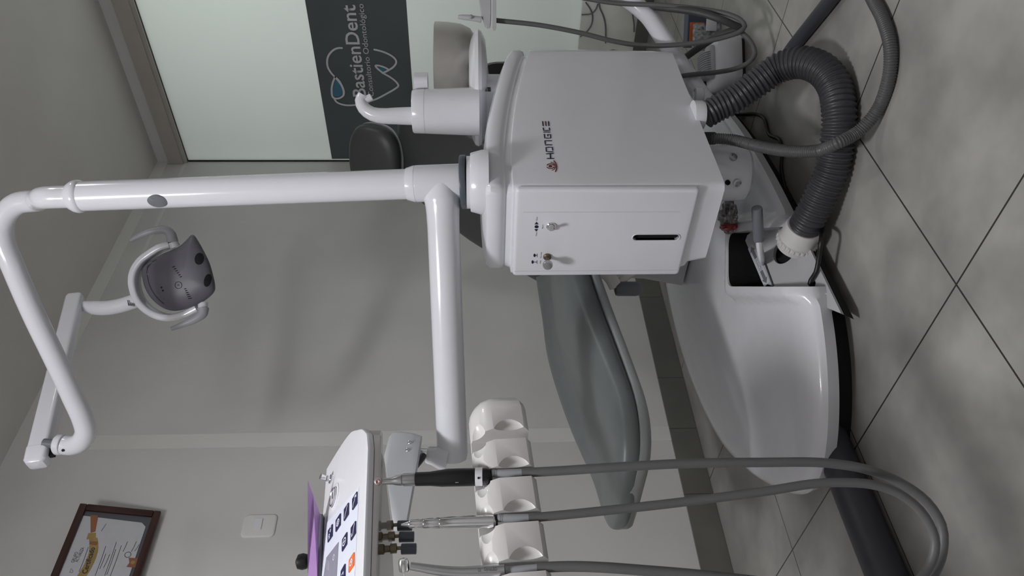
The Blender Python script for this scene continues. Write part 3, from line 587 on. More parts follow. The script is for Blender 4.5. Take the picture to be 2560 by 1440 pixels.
def key(L, m, icon, h=.0016):
    P = z3(L); c = np.mean(P, 0); bm = new(); r = []
    # rounded corners
    for i in range(4):
        p, q, o_ = V(*P[i]), V(*P[(i+1) % 4]), V(*P[i-1]); rr = .0042 if i % 2 else .0015
        a = p+nrm(o_-p)*rr; b = p+nrm(q-p)*rr
        for t in (0, .33, .67, 1): r.append(tuple((1-t)**2*a+2*t*(1-t)*p+t*t*b))
    a_plate(bm, r, h, MKn(.0004)); o = mk('panel_key', bm, m, con, smooth=False)
    bm = new(); ux = V(*P[1])-V(*P[0]); uy = V(*P[3])-V(*P[0])
    for st in icon: a_ribbon(bm, [V(*P[0])+ux*a+uy*b for a, b in st], .0022, .0003, MKn(.0004+h), n=3)
    if icon: mk('key_symbol', bm, M_icon, o, smooth=False)
    return o
t_ = np.linspace(0, 2*math.pi, 16)
def circ(a, b, r, ry=None): return [(a+r*math.cos(q), b+(ry or r)*math.sin(q)) for q in t_]
key([(853, 272), (783, 560), (783+12, 400), (853, 500)] and [(785, 395), (855, 275), (850, 455), (783, 560)], M_navy, [[(.2, .85), (.3, .6), (.5, .5), (.6, .3), (.8, .25)], [(.55, .2), (.85, .2), (.85, .4)]])
key([(670, 545), (737, 437), (733, 610), (666, 720)], M_navy, [[(.25, .85), (.35, .6), (.55, .45), (.75, .12)]])
key([(555, 705), (625, 592), (620, 765), (551, 877)], M_navy, [circ(.5, .5, .26, .24), circ(.5, .5, .1, .1)])
key([(447, 855), (513, 748), (508, 925), (441, 1030)], M_navy, [circ(.35, .6, .1), circ(.6, .35, .08), [(.3, .85), (.5, .8)], [(.6, .12), (.75, .1)]])
key([(762, 800), (833, 687), (828, 870), (758, 988)], M_navy, [[(.2, .55), (.25, .8), (.5, .75), (.6, .4), (.8, .1)]])
key([(642, 970), (712, 848), (706, 1030), (636, 1148)], M_navy, [circ(.5, .5, .3, .25), [(.35, .5), (.65, .5)]])
key([(733, 1250), (807, 1125), (800, 1320), (724, 1440)], M_orange, [circ(.5, .5, .22, .2), [(.4, .45), (.6, .45), (.6, .6)]])
key([(620, 1410), (683, 1290), (678, 1480), (612, 1590)], M_navy, [[(.3, .5), (.7, .5), (.7, .7)]])
bm = new(); a_plate(bm, z3([(420, 1230), (588, 1003), (560, 1440), (535, 1800), (330, 1800)]), .0008, MKn(.0005)); sc = mk('display', bm, M_lcd, con, smooth=False)
bm = new(); c = V(*z3([(522, 1222)])[0]); a_ribbon(bm, [c+.0045*V(math.cos(q), math.sin(q)) for q in t_], .0016, .0003, MKn(.0013), n=3)
for x in (430, 445, 460): a_ribbon(bm, z3([(x, 1270), (x-3, 1400)]), .001, .0003, MKn(.0013), n=3)
mk('display_print', bm, M_icon, sc, smooth=False)
g = hp3(*cs(836, 1248), 0); bm = new(); a_lathe(bm, g, en, [(.026, 0), (.026, .0012), (.0245, .002), (.0195, .002)], 40, cap=(False, False)); mk('gauge_bezel', bm, M_white, con)
bm = new(); a_lathe(bm, g, en, [(.0185, 0), (.0185, .0045), (.017, .0055), (.0155, .004), (.0155, .0025)], 40, cap=(False, True)); gm = mk('pressure_gauge', bm, M_chrome, con)
bm = new(); a_lathe(bm, g+en*.0032, en, [(.0153, 0), (.0153, .0004)], 32); mk('gauge_dial', bm, M_lgrey, gm)
bm = new(); a_tube(bm, [g+en*.004+es*.004, g+en*.004-es*.010+et*.003], .0009, n=6); mk('gauge_needle', bm, M_ink, gm)
tq = hp3(*cs(829, 1203), 0); bm = new(); a_lathe(bm, tq, en, [(.0095, 0), (.0095, .003), (.006, .005), (.006, .010)], 24); ts = mk('main_switch', bm, M_chrome, con)
bm = new(); a_tube(bm, [tq+en*.009, tq+en*.023-et*.003], .004, n=14, rfun=lambda s, L: .0034+.0022*s/L); mk('switch_lever', bm, M_chrome, ts)
# regulators hanging under the console, left to right along its edge
for i, (px, py, d) in enumerate(((981, 1315, 1.27), (985, 1343, 1.25), (990, 1373, 1.23))):
    p = at(px, py, d); ax = V(.05, 0, -1)
    bm = new(); a_lathe(bm, p+V(0, 0, .03), ax, [(.0085, 0), (.0085, .010), (.0055, .012), (.0055, .02), (.008, .021), (.008, .031), (.003, .032), (.003, .041)], 20); r = mk('regulator_stem', bm, M_brass, con)
    bm = new(); rcyl(bm, p+V(0, 0, -.0085), p+V(0, 0, -.0335), .0088, .0012); mk('regulator_knob', bm, M_slate, r)
# underside fittings and protective film
yf = F0[1]+.07; fpx = [(940, 1110), (951, 1118), (961, 1157), (967, 1220), (978, 1318), (984, 1437), (990, 1560), (930, 1560), (925, 1437), (930, 1318), (938, 1220)]; bm = new(); a_plate(bm, [(-pl(a, b, 1, yf)[0], pl(a, b, 1, yf)[2]) for a, b in fpx], .0006, frame_M((0, yf, 0), (-1, 0, 0), (0, 0, 1), (0, 1, 0))); mk('protective_film', bm, M_clear, con, smooth=False)
bm = new(); q = at(943, 1163, 1.36); a_lathe(bm, q, V(0, 0, -1), [(.014, -.01), (.014, .004), (.012, .008), (.004, .009)], 24); mk('side_button', bm, M_steel, con)
# support bracket on the swivel post
b0 = V(*k2)
bk = thing('console_bracket', tuple(b0), 'silver bracket with two screws joining the thick arm to the console', 'bracket')
tp_ = [(973, 1092), (982, 1082), (1000, 1079), (1030, 1083), (1051, 1090)]; bt_ = [(1051, 1098), (1044, 1150), (1030, 1230), (1012, 1330), (985, 1330), (966, 1180), (960, 1140)]
def bpt(px, py): t = np.interp(py, [1080, 1330], [1.885, 1.60]); return at(px, py, t)
front = [bpt(*p) for p in tp_+bt_]; off = nrm(V(.55, .83, 0))*.055
bm = new(); cfr = np.mean(front, 0); a_loft(bm, [[p+(cfr-p)*.02-off*.02 for p in front], front, [p+off for p in front]]); mk('bracket_body', bm, M_alu, bk, angle=50)
for px, py in ((1026, 1108), (1021, 1127)):
    c = bpt(px, py)-off*.02; bm = new(); a_lathe(bm, c+nrm(off)*.004, -nrm(off), [(.0075, 0), (.0075, .005), (.005, .0075), (.001, .0085)], 16); mk('dome_screw', bm, M_chrome, bk)
bm = new(); a_tube(bm, [at(1058, 1140, 1.90), at(1050, 1152, 1.87), at(1038, 1166, 1.84), at(1028, 1184, 1.80)], .0085, n=10); mk('cable_sleeve', bm, M_black, bk)
# ---------------- purple sheet and knob lying on top of the console
bm = new(); pu = [(769.5, 1201), (783, 1238), (800, 1284), (797, 1330), (793, 1440), (790, 1520), (768, 1520), (769, 1440), (769, 1300)]
dps = [1.42, 1.425, 1.43, 1.40, 1.33, 1.29, 1.29, 1.34, 1.39]
fr = [at(a, b, d) for (a, b), d in zip(pu, dps)]; bk_ = [p+V(.0006, .0014, 0) for p in fr]; a_loft(bm, [fr, bk_]); o = mk('plastic_sheet', bm, M_purple, None, smooth=False); tag(o, 'translucent purple plastic sheet standing on top of the console', 'plastic sheet')
tr_ = thing('console_tray', tuple(hp3(.30, tt+.02, .003)), 'dark grey tray edge lying on the console under the purple sheet', 'tray')
bm = new(); a = at(803, 1284, 1.435); b = at(795, 1500, 1.30); a_box(bm, (0, 0, -.004), (np.linalg.norm(b-a), .12, .005), .002, M=frame_M(a, nrm(b-a), np.cross(V(0, 0, 1), nrm(b-a))*-1, V(0, 0, 1)) if np.cross(V(0, 0, 1), nrm(b-a))[1] < 0 else frame_M(a, nrm(b-a), np.cross(V(0, 0, 1), nrm(b-a)), V(0, 0, 1))); mk('tray_plate', bm, M_mgrey, tr_)
kn = at(757, 1404, 1.44); bm = new(); a_lathe(bm, kn+V(0, 0, -.025), V(0, 0, 1), [(.007, -.03), (.007, .013), (.0135, .017), (.0155, .025), (.0135, .034), (.005, .038)], 24); o = mk('round_knob', bm, M_black, None); tag(o, 'round black knob sticking up behind the purple sheet', 'knob')

# ---------------- instrument holder bar
hb = thing('instrument_holder', (.48, 1.04, .86), 'white scalloped instrument holder bar below the console', 'instrument holder')
H1 = at(1240, 1026, 1.262); H0 = at(1290, 1440, 1.055); hd = nrm(H0-H1); hu = nrm(V(0, 0, 1)-hd*hd[2]); hn = np.cross(hd, hu); hn = hn if hn[1] < 0 else -hn   # hd to the left, hn towards the room
HL = np.linalg.norm(H0-H1)+.12
bm = new(); prof = [(-.041, -.030), (-.048, -.022), (-.048, .012), (-.040, .024), (.010, .026), (.030, .016), (.043, -.002), (.047, -.016), (.044, -.027)]   # (height, outwards)
def hring2(s, k): c0_ = V(0, 0); return [H1+hd*s+hu*(a*k)+hn*((b+.0)*k) for a, b in prof]
a_loft(bm, [hring2(-.016, .35), hring2(-.015, .55), hring2(-.009, .82), hring2(.0, .95), hring2(.012, 1), hring2(HL, 1)]); bar = mk('holder_bar', bm, M_bar, hb)
cut = []; slots = []
for px, py in ((1262, 1088), (1268, 1183), (1275, 1295), (1288, 1418)):
    p = ppl(px, py, H1+hn*.02, hn); s = (p-H1)@hd; slots.append(s); c = H1+hd*s
    bm = new(); w = .0105; a_box(bm, (-w, -.012, -.1), (w, .06, .1), M=frame_M(c+hn*0, hd, hn, hu) if np.dot(np.cross(hd, hn), hu) > 0 else frame_M(c, -hd, hn, hu)); cut.append(mk('cut', bm, M_dark))
    b2 = bmesh.new(); bmesh.ops.create_uvsphere(b2, u_segments=32, v_segments=18, radius=1)
    for v in b2.verts: n1 = nrm(hu*.76+hn*.65); n2_ = np.cross(hd, n1); v.co = Vector(c+hu*.040+hn*.013+hd*v.co.x*.034+n1*v.co.y*.015+n2_*v.co.z*.021)
    cut.append(mk('cut', b2, M_dark))
    b2 = bmesh.new(); bmesh.ops.create_uvsphere(b2, u_segments=32, v_segments=18, radius=1)
    for v in b2.verts: v.co = Vector(c+hd*(min(v.co.x, .1)*.029)+hu*(-.016+v.co.z*.028)+hn*(.030+v.co.y*.014))
    cut.append(mk('cut', b2, M_dark))
boolean(bar, cut)
c = H1+hd*(HL-.035); bm = new(); a_tube(bm, [c+hu*.03-hn*.005, c+V(0, .02, .12), c+V(.0, .10, .19), V(c[0], F0[1]+.14, F0[2]-.035)], .014, n=14); mk('holder_stem', bm, M_enamel, hb)
bm = new(); c = H1+hd*slots[0]; a_box(bm, (-.0095, -.028, -.022), (.0095, -.013, .022), .001, M=frame_M(c, hd, hn, hu) if np.dot(np.cross(hd, hn), hu) > 0 else frame_M(c, -hd, hn, hu)); mk('slot_window', bm, M_lgrey, hb)
# ---------------- the three instruments and their hoses
def depth_at_slot(i): return float((H1+hd*slots[i]+hn*.012-O)@FW)
D1, D2, D3 = depth_at_slot(1), depth_at_slot(2), depth_at_slot(3)
def lath_px(name, pts, d, m, parent, n=24, dd=0.):
    """turned piece: list of (px, py, diameter in photo px)"""
    P = [at(a, b, d+dd) for a, b, w in pts]; R = [w/2/F*d for a, b, w in pts]; bm = new(); rings = []
    ax = nrm(P[-1]-P[0]); x, y, z = frame_of(ax)
    for p, r in zip(P, R): rings.append([p+(x*math.cos(t)+y*math.sin(t))*r for t in np.linspace(0, 2*math.pi, n, endpoint=False)])
    a_loft(bm, rings); return mk(name, bm, m, parent)
def hose(name, pts, r, m, parent, n=14, rfun=None, step=.01):
    bm = new(); a_tube(bm, pts, r, step=step, n=n, rfun=rfun); return mk(name, bm, m, parent)
def connector(py0, py1, px0, px1, d, par):
    o = lath_px('hose_connector', [(px0, py0, 17), (px0+1, py0, 20), (px0+8, py0, 20), (px0+9, py0, 18.5), (px0+12, py0, 20), (px0+13, py0, 18.5), (px0+16, py0, 20), (px1, py1, 20.5), (px1+1, py1, 19)], d, M_ribb, par)
h1 = thing('contra_angle_handpiece', tuple(at(1225, 1188, D1)), 'black motor handpiece with silver contra-angle head hanging nearest the thick arm', 'dental handpiece')
lath_px('motor_body', [(1038, 1198, 30), (1039, 1198, 34), (1075, 1197, 35), (1105, 1195.5, 42), (1120, 1194, 44), (1187, 1192.5, 44), (1189, 1192.5, 42)], D1, M_black, h1)
lath_px('motor_tail', [(1206, 1192, 40), (1207, 1192, 44), (1218, 1190, 42), (1228, 1187, 30), (1229, 1187, 20)], D1, M_black, h1)
rg = lath_px('mode_ring', [(1188, 1192.4, 40), (1188.5, 1192.4, 46), (1206.5, 1192, 46), (1207, 1192, 40)], D1, M_white, h1)
bm = new(); a_lathe(bm, at(1197.5, 1189, D1)-FW*.0142, -FW, [(.0018, -.001), (.0018, .0008)], 10); mk('ring_dot', bm, M_black, rg)
lath_px('contra_neck', [(956, 1204, 14), (968, 1203, 16), (982, 1202, 18), (990, 1201, 24), (1004, 1200, 28), (1006, 1200, 25), (1008, 1199.5, 31), (1037, 1198.5, 33), (1039, 1198.5, 31)], D1, M_steel, h1)
c = at(946, 1205, D1); bm = new(); a_lathe(bm, c+FW*.006, -FW+RT*.25-UP*0, [(.005, 0), (.0066, .002), (.0066, .010), (.0058, .0125), (.0046, .0128)], 24); hdp = mk('contra_head', bm, M_steel, h1)
M_copper = mat('copper_button', (.42, .29, .26), .45, metal=.3)
bm = new(); a_lathe(bm, c-FW*.0062+RT*.002, -FW+RT*.25, [(.0045, 0), (.0045, .0012), (.003, .002), (.001, .0005)], 20); mk('push_button', bm, M_copper, hdp)
bm = new(); a_tube(bm, [at(1190, 1213, D1-.005), at(1204, 1218, D1-.004), at(1212, 1217, D1-.003)], .0012, n=8); a_tube(bm, [at(1209, 1212, D1-.003), at(1210, 1222, D1-.003)], .0012, n=8); mk('spray_clip', bm, M_steel, h1)
p = at(1139, 1204, D1-.0125); q = at(1170, 1203, D1-.0125); bm = new(); a_ribbon(bm, [(.0055, .0035), (.001, .0035), (.0006, .0015), (.0045, .0008), (.0042, -.001), (0, -.001)], .0012, .0003, frame_M(p, nrm(q-p), RT, -FW) if np.dot(np.cross(nrm(q-p), RT), -FW) > 0 else frame_M(p, nrm(q-p), -RT, -FW)); mk('motor_print', bm, M_icon, h1, smooth=False)
connector(1183, 1182, 1229, 1308, D1, h1)
def hz_(pts, d0, d1): n = len(pts); return [at(a, b, d0+(d1-d0)*i/(n-1)) for i, (a, b) in enumerate(pts)]
hose('hose', hz_([(1305, 1182), (1400, 1177), (1500, 1170.5), (1707, 1159), (1914, 1156), (2059, 1157), (2162, 1172.5), (2245, 1203.6), (2316, 1253), (2353, 1311), (2358, 1360), (2345, 1415), (2300, 1480), (2180, 1550), (1900, 1610), (1500, 1640), (1015, 1650)], D1, D1-.07), .0072, M_hose, h1)
h2 = thing('scaler_handpiece', tuple(at(1240, 1304, D2)), 'slim chrome scaler handpiece in the middle slot of the holder', 'dental handpiece')
lath_px('scaler_body', [(1021, 1310, 15), (1023, 1310, 19), (1026, 1310, 21), (1058, 1309, 24), (1059, 1309, 23), (1060, 1309, 24.5), (1098, 1308, 28), (1099, 1308, 27), (1100, 1308, 28.5), (1150, 1306, 31), (1225, 1304, 33), (1234, 1304, 32), (1236, 1304, 28), (1240, 1304, 26)], D2, M_chrome, h2)
lath_px('body_ring', [(1237, 1303, 24), (1238, 1303, 26), (1243, 1302, 24), (1244, 1302, 20)], D2, M_black, h2)
lath_px('scaler_nose', [(1003, 1312, 5), (1012, 1311, 9), (1022, 1310, 15)], D2, M_steel, h2)
connector(1295, 1295, 1244, 1325, D2, h2)
hose('hose', hz_([(1322, 1295), (1400, 1288), (1500, 1278), (1707, 1255), (1914, 1228), (2038, 1209), (2121, 1206.5), (2183, 1212), (2245, 1232.6), (2299, 1274), (2330, 1324), (2338, 1360), (2330, 1400), (2290, 1460), (2170, 1530), (1900, 1580), (1500, 1605), (1005, 1612)], D2, D2-.02), .0068, M_hose, h2)
h3 = thing('turbine_handpiece', tuple(at(1262, 1425, D3)), 'silver high-speed turbine handpiece with rounded head, nearest the bottom-left holder slot', 'dental handpiece')
tbp = [(1026, 1415), (1045, 1418), (1075, 1423), (1110, 1428), (1150, 1431), (1200, 1430), (1250, 1427), (1262, 1426)]
bm = new(); a_tube(bm, [at(a, b, D3) for a, b in tbp], .008, n=24, step=.004, rfun=lambda s, L: .0056+.0034*min(1, (s/L)*1.25)); tb = mk('turbine_body', bm, M_steel, h3)
c = at(1011, 1413, D3); bm = new(); a_lathe(bm, c-UP*0+RT*-.008, nrm(RT+UP*.1), [(.004, -.002), (.0068, 0), (.0075, .003), (.0075, .012), (.006, .0165), (.002, .018)], 24); mk('turbine_head', bm, M_chrome, h3)
bm = new(); a_tube(bm, [c-RT*.008, c-RT*.026], .0007, n=6); mk('bur', bm, M_steel, h3)
bm = new(); p = at(1243, 1429, D3-.0095); q = at(1212, 1429, D3-.0095)
dtx = nrm(at(1240, 1421, D3-.0098)-at(1211, 1421, D3-.0098)); bm = new()
a_text(bm, 'DynaLED', .0042, frame_M(at(1211, 1426, D3-.0098), dtx, np.cross(-FW, dtx), -FW), .0002, width=.0175); a_text(bm, 'CE', .004, frame_M(at(1195, 1428, D3-.0098), dtx, np.cross(-FW, dtx), -FW), .0002, width=.004); mk('body_print', bm, M_ink, tb, smooth=False)
connector(1425, 1420, 1262, 1346, D3, h3)
hose('hose', hz_([(1343, 1419), (1420, 1416), (1500, 1418), (1624, 1427), (1748, 1437.6), (1900, 1455), (2100, 1490), (2260, 1550), (2290, 1620), (2180, 1690), (1800, 1720), (1400, 1720), (1025, 1700)], D3, D3-.05), .0074, M_hose, h3)
# ================================================================== dental chair
YC = 1.91
ch = thing('dental_chair', (1.9, 1.85, 0), 'grey upholstered dental chair with headrest on a low white floor base', 'dental chair')
def fi(x, xs, ys): return float(np.interp(x, xs, ys))
def smooth_i(x, xs, ys):
    P = spline([(a, b, 0) for a, b in zip(xs, ys)], .01); return float(np.interp(x, P[:, 0], P[:, 1]))
sx_ = [1.035, 1.048, 1.075, 1.115, 1.175, 1.265, 1.4, 1.6, 1.8, 2.0, 2.15, 2.3]
hwid = [.05, .11, .155, .195, .225, .243, .252, .258, .262, .265, .265, .26]
zbot = [.545, .528, .515, .505, .500, .502, .520, .550, .575, .59, .60, .62]
ztp = [.572, .582, .588, .590, .590, .595, .622, .662, .688, .690, .695, .70]
def seat_ring(x, hwm=1., zb=None, n=56):
    hw_ = smooth_i(x, sx_, hwid)*hwm; b = smooth_i(x, sx_, zbot) if zb is None else zb; t = smooth_i(x, sx_, ztp); h = (t-b)/2; out = []
    bol = fi(x, [1.1, 1.45, 2.1], [0, .014, .02])
    for a in np.linspace(0, 2*math.pi, n, endpoint=False):
        c, s = math.cos(a), math.sin(a); e = .5
        yy = hw_*np.sign(c)*abs(c)**e; zz = h*np.sign(s)*abs(s)**.75; u = yy/hw_
        dz = 0
        if s > 0: dz = bol*(1.6*math.exp(-((u-.82)/.15)**2)+.35*math.exp(-((u+.75)/.3)**2)-.75*math.exp(-((u-.42)/.26)**2))*min(1, s*2)
        out.append((x, YC+yy, (t+b)/2+zz+dz))
    return out
xs = np.concatenate([np.linspace(1.035, 1.08, 8), np.linspace(1.09, 2.3, 50)])
bm = new(); a_loft(bm, [seat_ring(x) for x in xs]); mk('seat_cushion', bm, M_seat, ch, angle=60)
bm = new(); rings = []
for x in np.linspace(1.045, 2.3, 40):
    hw_ = smooth_i(x, sx_, hwid)*.985+.004; b = smooth_i(x, sx_, zbot); dp = fi(x, [1.0, 1.05, 1.2, 1.5, 1.9, 2.3], [.005, .010, .014, .012, .012, .02])
    rings.append([(x, YC+y*hw_, b+z) for y, z in ((-1, .016), (-1.008, .004), (-.985, -.4*dp), (-.9, -dp), (0, -dp*1.15), (.9, -dp), (.985, -.4*dp), (1.008, .004), (1, .016), (.9, .024), (0, .026), (-.9, .024))])
a_loft(bm, rings); mk('seat_shell', bm, M_shell, ch, angle=50)
# backrest
bx0, bz0, bx1, bz1 = 2.22, .66, 2.86, 1.285; bd_ = nrm(V(bx1-bx0, 0, bz1-bz0)); bn_ = V(-bd_[2], 0, bd_[0]); BL = math.hypot(bx1-bx0, bz1-bz0)
def back_ring(s, k=1., grow=0., th=.05, n=48):
    hw_ = fi(s, [0, .2, .5, .75, .88, 1], [.25, .27, .28, .265, .235, .19])*k+grow; out = []
    for a in np.linspace(0, 2*math.pi, n, endpoint=False):
        c, q = math.cos(a), math.sin(a); yy = hw_*np.sign(c)*abs(c)**.5; zz = th*np.sign(q)*abs(q)**.6
        out.append(V(bx0, YC+yy, bz0)+bd_*BL*s+bn_*zz)
    return out
bm = new(); a_loft(bm, [back_ring(0, .9, th=.03)]+[back_ring(s) for s in np.linspace(.02, .94, 22)]+[back_ring(.97, .95, th=.045), back_ring(.99, .87, th=.034), back_ring(1.0, .7, th=.018)]); mk('backrest', bm, M_seatd, ch, angle=60)
bm = new(); a_loft(bm, [[p-bn_*.03 for p in back_ring(s, .94, th=.036)] for s in np.linspace(.05, .96, 12)]); mk('back_shell', bm, M_lgrey, ch)
# headrest, its bracket
HC = pl(936, 354, 1, YC-.02)-RT*.085*V(1, 1, 0)+V(0, 0, -.005); hn_ = nrm(V(-.86, -.25, .42)); hy = nrm(V(.12, -1, 0)-hn_*np.dot(V(.12, -1, 0), hn_)); hz2 = np.cross(hn_, hy); hz2 = hz2 if hz2[2] > 0 else -hz2
def head_ring(off, k):
    out = []
    for a in np.linspace(0, 2*math.pi, 48, endpoint=False):
        c, s = math.cos(a), math.sin(a); r = .9
        out.append(HC+hy*.168*k*np.sign(c)*abs(c)**.75+hz2*(.128*k*np.sign(s)*abs(s)**.8)+hn_*off)
    return out
bm = new(); a_loft(bm, [head_ring(-.032, .6), head_ring(-.026, .86), head_ring(-.012, .97), head_ring(.006, 1), head_ring(.024, .96), head_ring(.036, .86), head_ring(.043, .66), head_ring(.044, .3)]); hr = mk('headrest', bm, M_seatd, ch, angle=60)
bm = new(); a_loft(bm, [head_ring(-.030, .55), head_ring(-.036, .9), head_ring(-.030, .99), head_ring(-.02, 1.0), head_ring(-.018, .9)]); mk('headrest_shell', bm, M_lgrey, hr)
p0 = HC-hn_*.04; p1 = V(bx0, YC, bz0)+bd_*BL*.93-bn_*.03; bm = new(); a_tube(bm, [p0-hz2*.03, p0-hn_*.03-hz2*.07, p1+bd_*.05, p1], .03, n=12, sq=(1.2, .5)); mk('headrest_bracket', bm, M_black, ch)
# armrest folded down on the near side
ar = at(1560, 722, 2.62)
bm = new(); a_lathe(bm, at(1536, 722, 2.5), at(1610, 722, 2.5)-at(1536, 722, 2.5), [(.010, 0), (.022, .004), (.0245, .012), (.0245, .070), (.022, .082), (.015, .090), (.005, .094)], 28); arm = mk('armrest_pad', bm, M_mgrey, ch)
bm = new(); a_tube(bm, [at(1500, 676, 2.48), at(1518, 686, 2.48), at(1530, 700, 2.48), at(1538, 716, 2.49)], .02, n=14, sq=(.5, 1.1)); a_tube(bm, [at(1600, 668, 2.5), at(1580, 680, 2.5), at(1556, 700, 2.5), at(1538, 726, 2.5)], .012, n=12, sq=(.5, 1.2)); mk('armrest_bracket', bm, M_cream, ch)
# lift column
bm = new(); a_loft(bm, [[(x, y, z) for x, y in rrect(2.12-w, 2.36+w, YC-.13-w, YC+.13+w, .04)] for z, w in ((.15, .03), (.3, .01), (.57, 0))]); mk('lift_column', bm, M_lgrey, ch)
# floor base cover
ob = [(2.75, 1.55), (2.5, 1.43), (2.16, 1.34), (1.85, 1.303), (1.60, 1.296), (1.45, 1.298), (1.345, 1.312), (1.254, 1.352), (1.168, 1.407), (1.094, 1.472), (1.03, 1.551), (.990, 1.635), (.988, 1.72), (1.03, 1.81), (1.11, 1.91), (1.25, 2.05), (1.42, 2.18), (1.6, 2.27), (1.8, 2.33), (2.0, 2.36), (2.3, 2.34), (2.6, 2.25), (2.78, 2.1), (2.86, 1.85), (2.83, 1.68)]
OB = sm(ob+[ob[0]], .012)[:-1]; spine0, spine1 = V(1.45, 1.8), V(2.4, 1.85)
def spn(p):
    t = np.clip(np.dot(p-spine0, spine1-spine0)/np.dot(spine1-spine0, spine1-spine0), 0, 1); return spine0+(spine1-spine0)*t
def zprof(r): return float(np.interp(r, [0, .3, .5, .7, .82, .9, .955, .985, 1.0], [.142, .142, .140, .137, .133, .127, .119, .110, .095]))
NL = [(1.653, 1.625), (1.333, 1.313)]; NR = [(1.766, 1.505), (1.545, 1.290)]
notch = [V(1.653, 1.625), V(1.766, 1.505)]; dn_ = nrm(V(-.72, -.70))
def dseg(p, a, b):
    t = np.clip(np.dot(p-a, b-a)/np.dot(b-a, b-a), 0, 1); return np.linalg.norm(p-a-(b-a)*t)
def lip(p, r):
    d = min(dseg(p, V(1.653, 1.625), V(1.30, 1.28)), dseg(p, V(1.653, 1.625), V(1.766, 1.505)), dseg(p, V(1.766, 1.505), V(1.54, 1.285)))
    t = float(np.clip(1-(d-.020)/.032, 0, 1)); return .036*t*t*(3-2*t)*np.clip((1.03-r)/.12, .2, 1)
def bring(r, dz=0.):
    out = []
    for p in OB:
        c = spn(p); q = c+(p-c)*r; out.append((q[0], q[1], zprof(r)+(lip(q, r) if dz == 0 else 0)+dz))
    return out
bm = new(); R = [bring(r) for r in [1.0, .993, .985]+list(np.linspace(.972, .1, 50))]
a_loft(bm, [bring(.1, -.10)]+[[(x, y, .06) for x, y, z in bring(r)] for r in (.6, .97)]+[[(x, y, .085) for x, y, z in bring(.992)]]+R)
bc = mk('base_cover', bm, M_white, ch, angle=50)
poly_n = [V(1.653, 1.625)+V(-.0, .0), V(1.766, 1.505), V(1.545, 1.290)+dn_*.2, V(1.333, 1.313)+dn_*.2]
def rounded(poly, rad, idx):
    out = []
    for i, p in enumerate(poly):
        if i in idx:
            a = p+nrm(poly[i-1]-p)*rad; b = p+nrm(poly[(i+1) % len(poly)]-p)*rad
            for t in np.linspace(0, 1, 7): out.append((1-t)**2*a+2*t*(1-t)*p+t*t*b)
        else: out.append(p)
    return out
pn = rounded(poly_n, .045, (0, 1)); bm = new(); a_loft(bm, [[(p[0], p[1], z) for p in pn] for z in (.0, .5)]); cc_ = mk('cut', bm, M_dark); boolean(bc, [cc_])
# skirt under the cover, feet of the base plate
bm = new(); a_loft(bm, [[(*(spn(p)+(p-spn(p))*k_), z) for p in OB] for k_, z in ((.86, 0), (.86, .075))]); plate_ = mk('base_plate', bm, M_dark, ch)
bm = new(); a_loft(bm, [[(p[0], p[1], z) for p in pn] for z in (-.01, .5)]); boolean(plate_, [mk('cut', bm, M_dark)])
pv = [V(1.64, 1.61), V(1.75, 1.50), V(1.66, 1.40), V(1.54, 1.50)]
# junction box: sloping lid with lever, arrows, hose hole
LB = V(1.5, 1.469, .14); ld = nrm(V(0, -.149, -.08)); lx = V(1, 0, 0); ln = np.cross(lx, -ld); ln = ln if ln[2] > 0 else -ln
def lz(px, py, e=0.): return ppl(px, py, LB+ln*e, ln)
ML_ = frame_M(LB, lx, -ld, ln)
def l2(p): return ((p-LB)@lx, (p-LB)@(-ld))
fr_ = [l2(lz(*q)) for q in ((2079, 734), (2052, 676), (2020, 610), (1990, 552), (1925, 560), (1890, 572), (1868, 588), (1863, 602), (1870, 618))]
lp = [(fr_[0][0]-.07, fr_[0][1])]+fr_[:1]+[(fr_[3][0]-.03, fr_[0][1])]+fr_[4:]+[(fr_[-1][0]-.15, fr_[-1][1])]
bm = new(); a_plate(bm, lp, .010, frame_M(LB-ln*.010, lx, -ld, ln)); lid = mk('junction_lid', bm, M_lgrey, ch, smooth=False)
hcen = lz(1962, 624); bm = new(); cyl(bm, hcen-ln*.05, hcen+ln*.05, .043, .043, 32); c2 = lz(2030, 711); b2 = new(); cyl(b2, c2-ln*.05, c2+ln*.05, .012, .012, 20)
b3 = new(); q0, q1 = lz(1912, 655), lz(1934, 716); xx = nrm(q1-q0); a_box(b3, (0, -.0035, -.03), (np.linalg.norm(q1-q0), .0035, .03), M=frame_M(q0, xx, np.cross(ln, xx), ln))
boolean(lid, [mk('cut', bm, M_dark), mk('cut', b2, M_dark), mk('cut', b3, M_dark)])
bm = new(); a_plate(bm, [tuple(V(*p)*V(1, 1)+V(0, -.004)) for p in lp[:1]]+[(lp[1][0], lp[1][1]-.004)] if False else [(a_*1.0, b_) for a_, b_ in lp], .03, frame_M(LB-ln*.045, lx, -ld, ln)); mk('box_interior', bm, M_dark, ch, smooth=False)
lv = [lz(1904, 650, .002), at(1902, 638, 2.10), at(1899, 618, 2.07), at(1897, 598, 2.055)]
bm = new(); a_tube(bm, lv, .016, n=14, sq=(1.2, .6)); mk('lever_arm', bm, M_white, lid)
bm = new(); rcyl(bm, at(1897, 602, 2.055), at(1892, 519, 1.99), .0145, .004); mk('lever_grip', bm, M_mgrey, lid)
bm = new(); a, b = lz(1880, 622), lz(1917, 708); ex = nrm(b-a); ey = np.cross(ln, ex); w = .024
stM = frame_M(a+ln*.0004, ex, ey, ln); L = np.linalg.norm(b-a); a_plate(bm, [(-.012, -w/2), (L+.005, -w/2), (L+.005, w/2), (-.012, w/2)], .0005, stM); ar_ = mk('arrow_label', bm, M_paper, lid, smooth=False)
